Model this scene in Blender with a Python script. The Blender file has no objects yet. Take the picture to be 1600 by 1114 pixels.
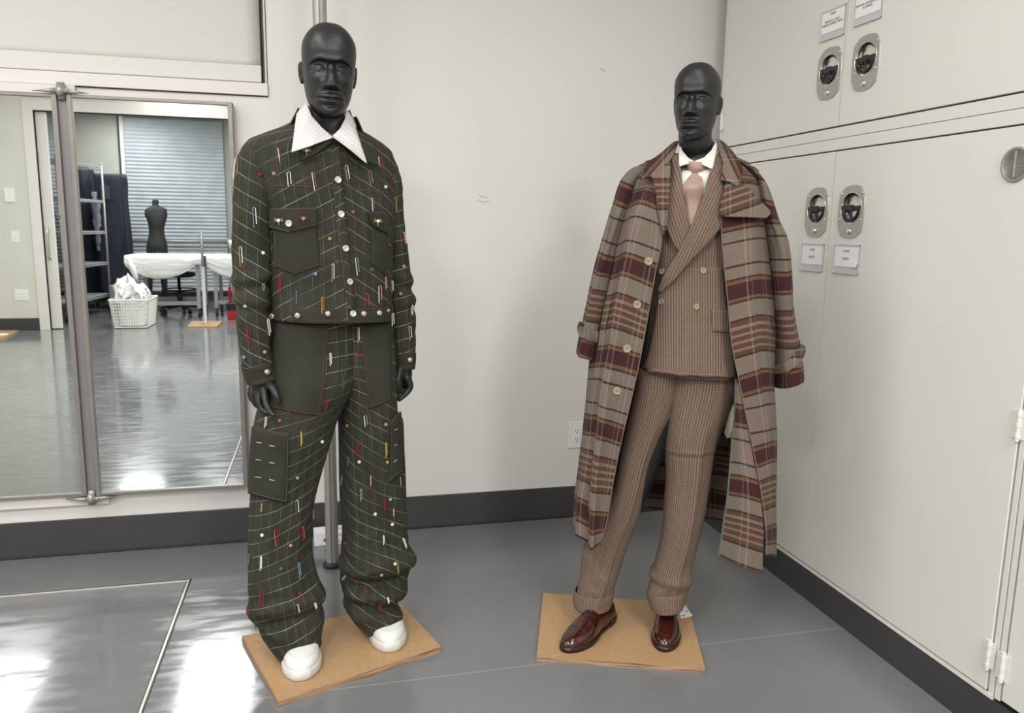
import bpy, bmesh, math, random
import numpy as np
from mathutils import Vector, Matrix, noise
from mathutils.bvhtree import BVHTree
PI = math.pi
random.seed(7)
scene = bpy.context.scene
COL = scene.collection

# ------------------------------------------------------------------ camera
CAMH = 1.34
FPX = 1212.4
CR = Vector((0.97127881, -0.23739385, 0.01617514))
CU = Vector((0.02351608, 0.16341551, 0.98627702))
CF = Vector((0.23677937, 0.9575696, -0.1643046))
CAM = Vector((0, 0, CAMH))
cd = bpy.data.cameras.new('camera')
cd.sensor_width = 36.0
cd.lens = FPX / 1600 * 36
cd.clip_start = 0.05
cam = bpy.data.objects.new('camera', cd)
COL.objects.link(cam)
cam.matrix_world = Matrix(((CR.x, CU.x, -CF.x, 0), (CR.y, CU.y, -CF.y, 0), (CR.z, CU.z, -CF.z, CAMH), (0, 0, 0, 1)))
scene.camera = cam

# ------------------------------------------------------------------ world, exposure
scene.view_settings.view_transform = 'Standard'
scene.view_settings.look = 'None'
scene.view_settings.exposure = 0.30
scene.view_settings.gamma = 1.0
scene.view_settings.use_curve_mapping = False
w = bpy.data.worlds.new('world')
scene.world = w
w.use_nodes = True
w.node_tree.nodes['Background'].inputs[0].default_value = (0.55, 0.62, 0.75, 1)
w.node_tree.nodes['Background'].inputs[1].default_value = 0.25

# room measures
YW = 3.318      # wall behind the mannequins
YM = 3.28       # mirror glass
XC = 1.713      # cabinet fronts
YO = -4.0       # wall behind the camera
XL = -4.2       # left wall
ZC = 3.05       # ceiling
YB = -7.6       # far wall of the next room

# ceiling troffers and added fill lamps (centre x, y, size x, size y, watts)
LAMPS = [(-1.05, -0.72, 0.62, 1.2, 66), (1.0, -0.95, 0.62, 1.25, 56), (-1.05, 1.45, 0.62, 1.25, 24), (-3.0, -0.9, 0.62, 1.25, 36),
         (-3.0, 1.6, 0.62, 1.25, 30), (0.75, 1.2, 0.62, 1.25, 10), (1.0, -3.0, 0.62, 1.25, 80), (-1.6, -3.3, 0.62, 1.25, 16), (-3.2, -2.7, 0.62, 1.25, 10)]  # rear row behind the camera is added fill for the lower walls
NEXT_ROOM_FILL = [(-1.6, -5.2, 0.6, 1.2, 66), (-2.9, -6.4, 0.6, 1.2, 44)]  # added lamps that brighten the next room in the mirrors
for i, (x, y, sx, sy, wt) in enumerate(LAMPS + NEXT_ROOM_FILL):
    ld = bpy.data.lights.new('troffer_and_fill_light', 'AREA')
    ld.shape = 'RECTANGLE'; ld.size = sx - .04; ld.size_y = sy - .04
    ld.energy = wt
    ld.color = (1.0, 0.985, 0.972) if i < len(LAMPS) else (0.96, 0.98, 1.0)
    lo = bpy.data.objects.new('troffer_and_fill_light', ld)
    lo.location = (x, y, ZC - 0.035)
    COL.objects.link(lo)

# ------------------------------------------------------------------ pixel helpers (frame 1600 x 1114)
def ray(px, py):
    return CF + CR * ((px - 800) / FPX) - CU * ((py - 557) / FPX)
def onY(px, py, Y):
    d = ray(px, py); return CAM + d * (Y / d.y)
def onX(px, py, X):
    d = ray(px, py); return CAM + d * (X / d.x)
def onZ(px, py, Z=0.0):
    d = ray(px, py); return CAM + d * ((Z - CAMH) / d.z)
def V(px, py, Yv):          # seen in the wall mirror at unfolded depth Yv
    p = onY(px, py, Yv); return Vector((p.x, 2 * YM - p.y, p.z))
def VZ(px, py, Z=0.0):
    p = onZ(px, py, Z); return Vector((p.x, 2 * YM - p.y, p.z))

# ------------------------------------------------------------------ colours & materials
def lin(c):
    c = c / 255.0
    return c / 12.92 if c <= 0.04045 else ((c + 0.055) / 1.055) ** 2.4
def rgb(r, g, b): return (lin(r), lin(g), lin(b), 1)

class NT:
    def __init__(s, name):
        s.m = bpy.data.materials.new(name); s.m.use_nodes = True
        s.t = s.m.node_tree; s.b = s.t.nodes['Principled BSDF']
    def n(s, typ, **kw):
        nd = s.t.nodes.new(typ)
        for k, v in kw.items():
            if k == 'i':
                for kk, vv in v.items():
                    if hasattr(vv, 'is_output'): s.t.links.new(vv, nd.inputs[kk])
                    else: nd.inputs[kk].default_value = vv
            else: setattr(nd, k, v)
        return nd
    def math(s, op, a, b=0.0, c=0.0):
        nd = s.n('ShaderNodeMath', operation=op)
        for k, v in enumerate((a, b, c)):
            if hasattr(v, 'is_output'): s.t.links.new(v, nd.inputs[k])
            else: nd.inputs[k].default_value = v
        return nd.outputs[0]
    def mix(s, f, a, b, blend='MIX'):
        nd = s.n('ShaderNodeMix', data_type='RGBA', blend_type=blend)
        for k, v in ((0, f), (6, a), (7, b)):
            if hasattr(v, 'is_output'): s.t.links.new(v, nd.inputs[k])
            else: nd.inputs[k].default_value = v
        return nd.outputs[2]
    def set(s, **kw):
        for k, v in kw.items():
            k = k.replace('_', ' ')
            if hasattr(v, 'is_output'): s.t.links.new(v, s.b.inputs[k])
            else: s.b.inputs[k].default_value = v
        return s
    def bump(s, h, strength=0.3, dist=0.002):
        nd = s.n('ShaderNodeBump', i={'Strength': strength, 'Distance': dist, 'Height': h})
        s.t.links.new(nd.outputs[0], s.b.inputs['Normal'])
    def noise(s, scale, detail=3, vec=None, rough=0.5, out=0):
        nd = s.n('ShaderNodeTexNoise', i={'Scale': scale, 'Detail': detail, 'Roughness': rough})
        if vec is not None: s.t.links.new(vec, nd.inputs['Vector'])
        return nd.outputs[out]
    def geo(s): return s.n('ShaderNodeNewGeometry').outputs['Position']
    def obj(s): return s.n('ShaderNodeTexCoord').outputs['Object']
    def uv(s, name='UVMap'):
        return s.n('ShaderNodeUVMap', uv_map=name).outputs[0]
    def sep(s, v):
        return s.n('ShaderNodeSeparateXYZ', i={0: v}).outputs
    def ramp(s, f, stops, const=False):
        nd = s.n('ShaderNodeValToRGB'); s.t.links.new(f, nd.inputs[0])
        cr = nd.color_ramp; cr.interpolation = 'CONSTANT' if const else 'LINEAR'
        while len(cr.elements) < len(stops): cr.elements.new(0.5)
        for e, (p, c) in zip(cr.elements, stops): e.position = p; e.color = c
        return nd.outputs[0]

def simple(name, col, rough=0.5, metal=0.0, nscale=0, namt=0.06, bump=0, spec=0.5):
    t = NT(name)
    t.set(Roughness=rough, Metallic=metal, Specular_IOR_Level=spec)
    if nscale:
        nz = t.noise(nscale, 4, t.geo())
        dark = tuple(c * (1 - namt * 2) for c in col[:3]) + (1,)
        lite = tuple(min(1, c * (1 + namt)) for c in col[:3]) + (1,)
        t.set(Base_Color=t.ramp(nz, [(0.25, dark), (0.75, lite)]))
        if bump: t.bump(nz, bump, 0.001)
    else: t.set(Base_Color=col)
    return t.m

M = {}
M['wall'] = simple('wall_paint', rgb(223, 220, 216), 0.55, nscale=1.3, namt=0.015, bump=0.0)
M['wall_back'] = simple('wall_paint_back', rgb(212, 211, 200), 0.6, nscale=2, namt=0.02)
M['wall_grey'] = simple('grey_wall', rgb(178, 178, 170), 0.6, nscale=2, namt=0.02)
M['ceiling'] = simple('ceiling_tile', rgb(225, 224, 220), 0.8, nscale=60, namt=0.04)
M['cabinet'] = simple('cabinet_paint', rgb(219, 218, 210), 0.33, nscale=1.1, namt=0.02, spec=0.5)
M['cab_dark'] = simple('cabinet_gap', rgb(45, 46, 48), 0.6)
M['base'] = simple('rubber_base', rgb(62, 61, 62), 0.42, nscale=6, namt=0.06)
M['white_trim'] = simple('white_trim', rgb(222, 218, 212), 0.45, nscale=3, namt=0.01)
M['alu'] = simple('brushed_aluminium', rgb(172, 169, 165), 0.38, 0.45, nscale=40, namt=0.05)
M['frame_metal'] = simple('mirror_frame_metal', rgb(146, 141, 135), 0.42, 0.55, nscale=30, namt=0.05)
M['chrome'] = simple('chrome', rgb(222, 220, 215), 0.16, 1.0)
M['steel'] = simple('brushed_steel', rgb(178, 175, 166), 0.36, 0.6, nscale=80, namt=0.04)
M['black_plastic'] = simple('black_plastic', rgb(24, 24, 25), 0.3)
M['black_rubber'] = simple('black_rubber', rgb(40, 38, 42), 0.55)
M['white_plastic'] = simple('white_plastic', rgb(232, 231, 226), 0.35)
M['paper'] = simple('paper', rgb(236, 235, 234), 0.7)
M['ink'] = simple('ink', rgb(96, 94, 92), 0.7)
M['strip_light'] = simple('strip_light', rgb(206, 203, 190), 0.25, 0.3)
M['strip_dark'] = simple('strip_dark', rgb(38, 34, 30), 0.5)
M['navy'] = simple('navy_cloth', rgb(24, 28, 45), 0.75, nscale=9, namt=0.25)
M['navy_sheen'] = simple('navy_nylon', rgb(52, 56, 70), 0.4, nscale=9, namt=0.2)
M['white_cloth'] = simple('white_cotton', rgb(226, 228, 224), 0.85, nscale=14, namt=0.02)
M['plastic_wrap'] = simple('white_wrap', rgb(232, 236, 232), 0.35, nscale=20, namt=0.04)
M['table_metal'] = simple('grey_frame', rgb(165, 166, 166), 0.35, 0.3)
M['red'] = simple('red_plastic', rgb(170, 22, 35), 0.4)
M['grey_box'] = simple('grey_laminate', rgb(132, 138, 150), 0.5)
M['torso'] = simple('torso_black', rgb(38, 39, 38), 0.75, nscale=40, namt=0.1)
M['mannequin'] = simple('matte_black_fibreglass', rgb(30, 30, 31), 0.43, nscale=30, namt=0.02)
M['sneaker'] = simple('white_leather', rgb(214, 214, 212), 0.38)
M['sneaker_sole'] = simple('white_rubber', rgb(204, 202, 197), 0.5)
M['shirt'] = simple('shirt_cotton', rgb(214, 212, 201), 0.8, nscale=200, namt=0.02)
M['horn'] = simple('horn_button', rgb(158, 146, 120), 0.35, nscale=300, namt=0.15)
M['button_metal'] = simple('shell_button', rgb(214, 208, 200), 0.25, 0.5)
M['binding'] = simple('green_grey_binding', rgb(86, 92, 84), 0.8)
M['thread_orange'] = simple('orange_thread', rgb(100, 62, 42), 0.7)
M['thread_teal'] = simple('teal_thread', rgb(74, 84, 74), 0.7)
M['thread_white'] = simple('white_thread', rgb(190, 190, 170), 0.7)

def mat_sole():
    t = NT('dark_leather_sole'); t.set(Base_Color=rgb(34, 20, 18), Roughness=0.32); return t.m
M['sole'] = mat_sole()
def mat_oxford():
    t = NT('oxblood_leather')
    nz = t.noise(14, 3, t.geo())
    t.set(Base_Color=t.ramp(nz, [(0.3, rgb(42, 15, 11)), (0.7, rgb(68, 27, 19))]), Roughness=0.16, Coat_Weight=0.5, Coat_Roughness=0.06)
    return t.m
M['oxford'] = mat_oxford()

def mat_floor():
    t = NT('polished_grey_floor')
    g = t.geo(); s = t.sep(g)
    fine = t.noise(420, 2, g)
    big = t.noise(2.2, 4, g)
    c = t.ramp(fine, [(0.3, rgb(94, 95, 97)), (0.55, rgb(116, 117, 118)), (0.75, rgb(142, 143, 143))])
    c2 = t.ramp(big, [(0.3, (0.93, 0.93, 0.93, 1)), (0.7, (1.04, 1.04, 1.04, 1))])
    c = t.mix(1.0, c, c2, 'MULTIPLY')
    # pale welded seams in the sheet floor
    def line(co, pos, wd):
        d = t.math('ABSOLUTE', t.math('SUBTRACT', co, pos))
        return t.math('LESS_THAN', d, wd)
    m = t.math('MAXIMUM', line(s[1], 2.135, 0.0016), line(s[0], 2.36, 0.0016))
    m = t.math('MAXIMUM', m, line(s[1], -1.2, 0.003))
    lm = t.math('MULTIPLY', m, t.math('GREATER_THAN', t.noise(30, 2, g), 0.32))
    c = t.mix(t.math('MULTIPLY', lm, 0.5), c, rgb(176, 176, 172))
    # smeared floor polish: glossier brushed streaks, chiefly left of the boards
    mp = t.n('ShaderNodeMapping', i={'Vector': g, 'Rotation': (0, 0, 0.35), 'Scale': (2.2, 9, 1)})
    st = t.noise(2.0, 6, mp.outputs[0], 0.65)
    iso = t.noise(5.0, 3, g)
    near = t.n('ShaderNodeMapRange', i={'Value': s[0], 'From Min': 0.35, 'From Max': -0.05}).outputs[0]
    wax = t.ramp(st, [(0.36, (0, 0, 0, 1)), (0.56, (1, 1, 1, 1))])
    wax = t.math('MULTIPLY', wax, near)
    r = t.n('ShaderNodeMapRange', i={'Value': wax, 'To Min': 0.25, 'To Max': 0.10}).outputs[0]
    t.set(Base_Color=c, Roughness=r, Specular_IOR_Level=0.6, Coat_Weight=t.math('MULTIPLY', wax, 0.5), Coat_Roughness=0.08)
    h = t.math('ADD', t.math('ADD', t.math('MULTIPLY', t.math('MULTIPLY', st, wax), 0.5), t.math('MULTIPLY', iso, 0.3)), t.math('MULTIPLY', fine, 0.05))
    t.bump(h, 0.032, 0.003)
    return t.m
M['floor'] = mat_floor()

def mat_mirror():
    t = NT('mirror_glass')
    g = t.geo()
    sm = t.noise(7, 5, g)
    t.set(Base_Color=t.ramp(sm, [(0.3, (0.80, 0.83, 0.81, 1)), (0.8, (0.86, 0.885, 0.87, 1))]), Metallic=1.0, Roughness=0.012)
    return t.m
M['mirror'] = mat_mirror()

def mat_shade():
    t = NT('roller_shade_fabric')
    g = t.geo(); mp = t.n('ShaderNodeMapping', i={'Vector': g, 'Scale': (1, 1, 6)})
    nz = t.noise(160, 2, mp.outputs[0])
    t.set(Base_Color=t.ramp(nz, [(0.3, rgb(206, 203, 196)), (0.7, rgb(218, 216, 209))]), Roughness=0.8)
    t.bump(nz, 0.15, 0.001)
    return t.m
M['shade'] = mat_shade()

def mat_blind():
    t = NT('pleated_blind')
    z = t.sep(t.geo())[2]
    f = t.math('PINGPONG', z, 0.02)
    t.set(Base_Color=t.ramp(t.noise(5, 2, t.geo()), [(0.3, rgb(168, 173, 177)), (0.7, rgb(180, 185, 188))]), Roughness=0.7)
    return t.m
M['blind'] = mat_blind()

def mat_board():
    t = NT('mdf_top'); g = t.geo()
    nz = t.noise(70, 5, g); b = t.noise(6, 3, g)
    c = t.ramp(nz, [(0.3, rgb(164, 131, 93)), (0.7, rgb(174, 141, 102))])
    c = t.mix(1.0, c, t.ramp(b, [(0.3, (0.97, 0.97, 0.97, 1)), (0.7, (1.02, 1.02, 1.02, 1))]), 'MULTIPLY')
    t.set(Base_Color=c, Roughness=0.5)
    return t.m
M['board'] = mat_board()
def mat_ply():
    t = NT('plywood_edge'); g = t.geo()
    mp = t.n('ShaderNodeMapping', i={'Vector': g, 'Scale': (8, 8, 420)})
    nz = t.noise(1.0, 3, mp.outputs[0])
    t.set(Base_Color=t.ramp(nz, [(0.36, rgb(96, 66, 46)), (0.46, rgb(150, 118, 92)), (0.66, rgb(186, 156, 126))]), Roughness=0.7)
    return t.m
M['ply'] = mat_ply()

# dark green denim: fine twill, optionally with a grid of pale topstitched lines in the second uv layer
def mat_denim(name, grid=True, dash=False):
    t = NT(name)
    uv = t.uv(); s = t.sep(uv)
    n1 = t.noise(9, 4, t.geo())
    tw = t.math('FRACT', t.math('MULTIPLY', t.math('ADD', s[0], s[1]), 420))
    nf = t.noise(900, 2, t.geo())
    c = t.ramp(n1, [(0.3, rgb(32, 32, 24)), (0.7, rgb(46, 45, 33))])
    mv = t.n('ShaderNodeMapping', i={'Vector': uv, 'Scale': (500, 60, 1)})
    slub = t.noise(1.0, 2, mv.outputs[0])
    c = t.mix(1.0, c, t.ramp(slub, [(0.3, (0.80, 0.80, 0.80, 1)), (0.72, (1.22, 1.22, 1.22, 1))]), 'MULTIPLY')
    if grid:
        p = t.sep(t.uv('Grid'))
        def gl(co, per, wd, off=0.0):
            f = t.math('PINGPONG', t.math('ADD', co, off), per / 2)
            return t.math('LESS_THAN', f, wd)
        hz = gl(p[1], 0.043, 0.0005)
        vt = gl(p[0], 0.030, 0.00042)
        vo = gl(p[0], 0.030, 0.0004, 0.008)
        fade = t.n('ShaderNodeMapRange', i={'Value': t.noise(14, 3, t.geo()), 'From Min': 0.33, 'From Max': 0.62, 'To Min': 0.12, 'To Max': 0.85}).outputs[0]
        c = t.mix(t.math('MULTIPLY', vo, 0.4), c, rgb(110, 70, 46))
        c = t.mix(t.math('MULTIPLY', t.math('MULTIPLY', vt, fade), 0.6), c, rgb(140, 142, 118))
        c = t.mix(t.math('MULTIPLY', hz, fade), c, rgb(186, 186, 168))
    t.set(Base_Color=c, Roughness=0.88)
    t.bump(t.math('ADD', t.math('MULTIPLY', slub, 0.8), t.math('MULTIPLY', tw, 0.3)), 0.35, 0.0006)
    return t.m
M['denim'] = mat_denim('green_denim_stitched')
M['denim_plain'] = mat_denim('green_denim_plain', False)

def mat_collar():
    t = NT('white_collar_stitched')
    s = t.sep(t.uv())
    def gl(co, per, wd):
        return t.math('LESS_THAN', t.math('PINGPONG', co, per / 2), wd)
    c = t.mix(t.math('MULTIPLY', gl(s[1], 0.011, 0.0006), 0.5), rgb(204, 202, 199), rgb(196, 110, 120))
    c = t.mix(t.math('MULTIPLY', gl(s[0], 0.011, 0.0006), 0.35), c, rgb(120, 150, 190))
    t.set(Base_Color=c, Roughness=0.75)
    return t.m
M['collar'] = mat_collar()

# tweed: small basket weave of pale and dark brown yarns
def mat_tweed():
    t = NT('brown_tweed')
    s = t.sep(t.uv())
    ca = t.math('FRACT', t.math('MULTIPLY', s[0], 1 / 0.0078))
    cb = t.math('FRACT', t.math('MULTIPLY', s[1], 1 / 0.0052))
    rib = t.math('GREATER_THAN', ca, 0.62)
    dash = t.math('GREATER_THAN', cb, 0.55)
    cell = t.math('MULTIPLY', rib, t.math('SUBTRACT', 1.0, t.math('MULTIPLY', dash, 0.65)))
    nz = t.noise(700, 2, t.geo()); lo = t.noise(5, 3, t.geo())
    base = t.mix(cell, rgb(98, 80, 69), rgb(137, 118, 103))
    pale = t.math('LESS_THAN', t.math('ABSOLUTE', t.math('SUBTRACT', t.math('FRACT', t.math('MULTIPLY', s[0], 1 / 0.027)), 0.5)), 0.07)
    base = t.mix(t.math('MULTIPLY', pale, 0.05), base, rgb(190, 170, 150))
    base = t.mix(1.0, base, t.ramp(nz, [(0.3, (0.66, 0.65, 0.64, 1)), (0.7, (1.28, 1.26, 1.24, 1))]), 'MULTIPLY')
    base = t.mix(1.0, base, t.ramp(lo, [(0.3, (0.92, 0.92, 0.92, 1)), (0.7, (1.05, 1.05, 1.05, 1))]), 'MULTIPLY')
    t.set(Base_Color=base, Roughness=0.95)
    t.bump(t.math('ADD', cell, t.math('MULTIPLY', nz, 0.7)), 0.4, 0.001)
    return t.m
M['tweed'] = mat_tweed()

# blanket plaid: uv.y is measured in pattern periods, uv.x in metres
def mat_plaid(name='wool_plaid', sc=1.0):
    t = NT(name)
    uv = t.uv(); s = t.sep(uv)
    nz0 = t.noise(350, 2, t.geo())
    vv = t.math('ADD', s[1], t.math('MULTIPLY', t.math('SUBTRACT', nz0, 0.5), 0.005))
    f = t.math('FRACT', vv)
    P = 245.0
    # ground twill
    tw = t.math('FRACT', t.math('MULTIPLY', t.math('ADD', s[0], t.math('MULTIPLY', s[1], 0.47)), 1 / 0.0050))
    twm = t.math('GREATER_THAN', tw, 0.5)
    wide = t.math('PINGPONG', t.math('ADD', s[0], 0.02), 0.065)
    gcol = t.ramp(t.n('ShaderNodeMapRange', i={'Value': wide, 'From Min': 0.038, 'From Max': 0.046}).outputs[0],
                  [(0.0, rgb(95, 80, 72)), (1.0, rgb(98, 89, 79))])
    gdk = t.ramp(t.n('ShaderNodeMapRange', i={'Value': wide, 'From Min': 0.038, 'From Max': 0.046}).outputs[0],
                 [(0.0, rgb(127, 111, 101)), (1.0, rgb(116, 106, 95))])
    G = t.mix(twm, gcol, gdk)
    mar, org, drk, rst = rgb(55, 17, 22), rgb(102, 70, 46), rgb(46, 36, 28), rgb(84, 54, 38)
    st = []   # (start px, colour or None for ground)
    def add(p, c): st.append((p / P, c))
    add(0, mar); add(10, org); add(14.5, drk); add(17.5, None)
    add(33, drk); add(36, None); add(67, drk); add(70, None)
    add(86, drk); add(89, org); add(93, mar); add(113, org); add(117.5, drk); add(120.5, None)
    add(142, drk); add(145, rst); add(152, None); add(156, rst); add(163, None); add(167, rst); add(174, None)
    add(178, rst); add(185, None); add(189, rst); add(196, drk); add(200, None)
    add(227, drk); add(230, org); add(235, mar)
    col = t.ramp(f, [(p, c if c else (0, 0, 0, 1)) for p, c in st], True)
    msk = t.ramp(f, [(p, (1, 1, 1, 1) if c else (0, 0, 0, 1)) for p, c in st], True)
    # yarn specks: bands are cut by the twill
    col2 = t.mix(t.math('MULTIPLY', twm, 0.35), col, t.mix(0.5, col, rgb(70, 52, 44)))
    msk2 = t.math('MULTIPLY', msk, 1.0)
    c = t.mix(msk2, G, col2)
    # pale vertical over-check lines
    ov = t.math('PINGPONG', t.math('ADD', s[0], 0.012), 0.065)
    ovm = t.math('MULTIPLY', t.math('LESS_THAN', t.math('ABSOLUTE', t.math('SUBTRACT', ov, 0.03)), 0.0022), 0.16)
    ovm2 = t.math('MULTIPLY', t.math('LESS_THAN', t.math('ABSOLUTE', t.math('SUBTRACT', ov, 0.044)), 0.0018), 0.10)
    c = t.mix(t.math('MAXIMUM', ovm, ovm2), c, rgb(168, 170, 160))
    nz = t.noise(520, 3, t.geo()); lo = t.noise(7, 3, t.geo())
    c = t.mix(1.0, c, t.ramp(nz, [(0.3, (0.72, 0.71, 0.70, 1)), (0.7, (1.22, 1.21, 1.2, 1))]), 'MULTIPLY')
    c = t.mix(1.0, c, t.ramp(lo, [(0.3, (0.93, 0.93, 0.93, 1)), (0.7, (1.04, 1.04, 1.04, 1))]), 'MULTIPLY')
    t.set(Base_Color=c, Roughness=0.97)
    t.bump(t.math('ADD', t.math('MULTIPLY', twm, 0.5), nz), 0.45, 0.0012)
    return t.m
M['plaid'] = mat_plaid()

def mat_tie():
    t = NT('dusty_pink_tie')
    uv = t.uv()
    vo = t.n('ShaderNodeTexVoronoi', i={'Vector': uv, 'Scale': 105, 'Randomness': 0.15})
    d = vo.outputs['Distance']
    ring = t.math('LESS_THAN', t.math('ABSOLUTE', t.math('SUBTRACT', d, 0.28)), 0.05)
    c = t.mix(t.math('MULTIPLY', ring, 0.4), rgb(160, 132, 118), rgb(118, 92, 82))
    t.set(Base_Color=c, Roughness=0.5, Sheen_Weight=0.3)
    return t.m
M['tie'] = mat_tie()
# ------------------------------------------------------------------ objects & meshes
def tag(o, label=None, cat=None, group=None, kind=None):
    if label: o['label'] = label
    if cat: o['category'] = cat
    if group: o['group'] = group
    if kind: o['kind'] = kind
    return o
def empty(name, loc, label=None, cat=None, group=None, rz=0):
    o = bpy.data.objects.new(name, None); COL.objects.link(o)
    o.location = loc; o.rotation_euler = (0, 0, rz); o.empty_display_size = 0.1
    return tag(o, label, cat, group)
def wm(o):
    m = o.matrix_basis.copy()
    return wm(o.parent) @ o.matrix_parent_inverse @ m if o.parent else m
def link_mesh(name, me, mats, parent=None, smooth=True, bevel=0, seg=2, auto=True):
    o = bpy.data.objects.new(name, me); COL.objects.link(o)
    if mats is not None and not me.materials:
        for m in (mats if isinstance(mats, (list, tuple)) else [mats]):
            me.materials.append(M[m] if isinstance(m, str) else m)
    if smooth and len(me.polygons):
        me.polygons.foreach_set('use_smooth', [True] * len(me.polygons))
    if bevel:
        b = o.modifiers.new('bevel', 'BEVEL'); b.width = bevel; b.segments = seg; b.limit_method = 'ANGLE'; b.angle_limit = 0.6
        b.harden_normals = True
    if parent:
        o.parent = parent
        o.matrix_parent_inverse = wm(parent).inverted()
    return o

class MB:
    def __init__(s, mat=None): s.v = []; s.f = []; s.mi = []; s.cm = 0; s.M = mat or Matrix.Identity(4)
    def add(s, vs, fs, M2=None):
        n = len(s.v); T = s.M @ M2 if M2 is not None else s.M
        s.v += [T @ Vector(p) for p in vs]
        s.f += [[i + n for i in f] for f in fs]; s.mi += [s.cm] * len(fs)
        return s
    def box(s, c, d, M2=None):
        x, y, z = c; a, b, e = d[0] / 2, d[1] / 2, d[2] / 2
        vs = [(x + i * a, y + j * b, z + k * e) for i in (-1, 1) for j in (-1, 1) for k in (-1, 1)]
        fs = [(0, 1, 3, 2), (4, 6, 7, 5), (0, 4, 5, 1), (2, 3, 7, 6), (0, 2, 6, 4), (1, 5, 7, 3)]
        return s.add(vs, fs, M2)
    def bx(s, x0, x1, y0, y1, z0, z1): return s.box(((x0 + x1) / 2, (y0 + y1) / 2, (z0 + z1) / 2), (abs(x1 - x0), abs(y1 - y0), abs(z1 - z0)))
    def prism(s, poly, z0, z1, M2=None):
        n = len(poly)
        vs = [(p[0], p[1], z0) for p in poly] + [(p[0], p[1], z1) for p in poly]
        fs = [tuple(reversed(range(n))), tuple(range(n, 2 * n))] + [(i, (i + 1) % n, n + (i + 1) % n, n + i) for i in range(n)]
        return s.add(vs, fs, M2)
    def lathe(s, prof, n=24, M2=None, cap=True):   # profile of (r, z) turned about z
        vs = []; fs = []
        for r, z in prof:
            for k in range(n):
                a = 2 * PI * k / n; vs.append((r * math.cos(a), r * math.sin(a), z))
        for i in range(len(prof) - 1):
            for k in range(n):
                k2 = (k + 1) % n; fs.append((i * n + k, i * n + k2, (i + 1) * n + k2, (i + 1) * n + k))
        if cap:
            fs.append(tuple(reversed(range(n)))); m = (len(prof) - 1) * n; fs.append(tuple(range(m, m + n)))
        return s.add(vs, fs, M2)
    def tube(s, pts, r, n=8, cap=True, closed=False):
        pts = [Vector(p) for p in pts]; m = len(pts)
        rs = r if isinstance(r, (list, tuple)) else [r] * m
        vs = []; fs = []; up = None
        for i, p in enumerate(pts):
            if closed: d = pts[(i + 1) % m] - pts[i - 1]
            else: d = pts[min(i + 1, m - 1)] - pts[max(i - 1, 0)]
            if d.length < 1e-9: d = Vector((0, 0, 1))
            d.normalize()
            if up is None:
                up = Vector((0, 0, 1)) if abs(d.z) < 0.9 else Vector((1, 0, 0))
            a = (up - d * up.dot(d))
            if a.length < 1e-6: a = d.orthogonal()
            a.normalize(); up = a; b = d.cross(a)
            for k in range(n):
                t = 2 * PI * k / n; vs.append(p + (a * math.cos(t) + b * math.sin(t)) * rs[i])
        e = m if closed else m - 1
        for i in range(e):
            for k in range(n):
                k2 = (k + 1) % n; j = (i + 1) % m
                fs.append((i * n + k, i * n + k2, j * n + k2, j * n + k))
        if cap and not closed:
            fs.append(tuple(reversed(range(n)))); q = (m - 1) * n; fs.append(tuple(range(q, q + n)))
        return s.add(vs, fs)
    def ball(s, c, r, n=8, m=5, sc=(1, 1, 1)):
        c = Vector(c); prof = []
        vs = [(c.x, c.y, c.z - r * sc[2])]; fs = []
        for i in range(1, m):
            t = PI * i / m
            for k in range(n):
                a = 2 * PI * k / n
                vs.append((c.x + r * sc[0] * math.sin(t) * math.cos(a), c.y + r * sc[1] * math.sin(t) * math.sin(a), c.z - r * sc[2] * math.cos(t)))
        vs.append((c.x, c.y, c.z + r * sc[2])); L = len(vs) - 1
        for k in range(n):
            k2 = (k + 1) % n
            fs.append((0, 1 + k2, 1 + k)); fs.append((L, L - n + k, L - n + k2))
            for i in range(m - 2):
                fs.append((1 + i * n + k, 1 + i * n + k2, 1 + (i + 1) * n + k2, 1 + (i + 1) * n + k))
        return s.add(vs, fs)
    def mesh(s, name):
        me = bpy.data.meshes.new(name); me.from_pydata([tuple(v) for v in s.v], [], [tuple(f) for f in s.f])
        if any(s.mi): me.polygons.foreach_set('material_index', s.mi)
        me.update()
        bm = bmesh.new(); bm.from_mesh(me); bmesh.ops.recalc_face_normals(bm, faces=bm.faces); bm.to_mesh(me); bm.free()
        return me
    def build(s, name, mats, parent=None, smooth=False, bevel=0, seg=2):
        return link_mesh(name, s.mesh(name), mats, parent, smooth, bevel, seg)

def spline(pts, n):
    """Catmull-Rom through points (numpy rows), n samples per segment."""
    P = [np.array(p, float) for p in pts]; out = []
    for i in range(len(P) - 1):
        p0 = P[max(i - 1, 0)]; p1 = P[i]; p2 = P[i + 1]; p3 = P[min(i + 2, len(P) - 1)]
        for k in range(n):
            t = k / n
            out.append(0.5 * (2 * p1 + (p2 - p0) * t + (2 * p0 - 5 * p1 + 4 * p2 - p3) * t * t + (3 * p1 - p0 - 3 * p2 + p3) * t ** 3))
    out.append(P[-1]); return out

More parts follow.
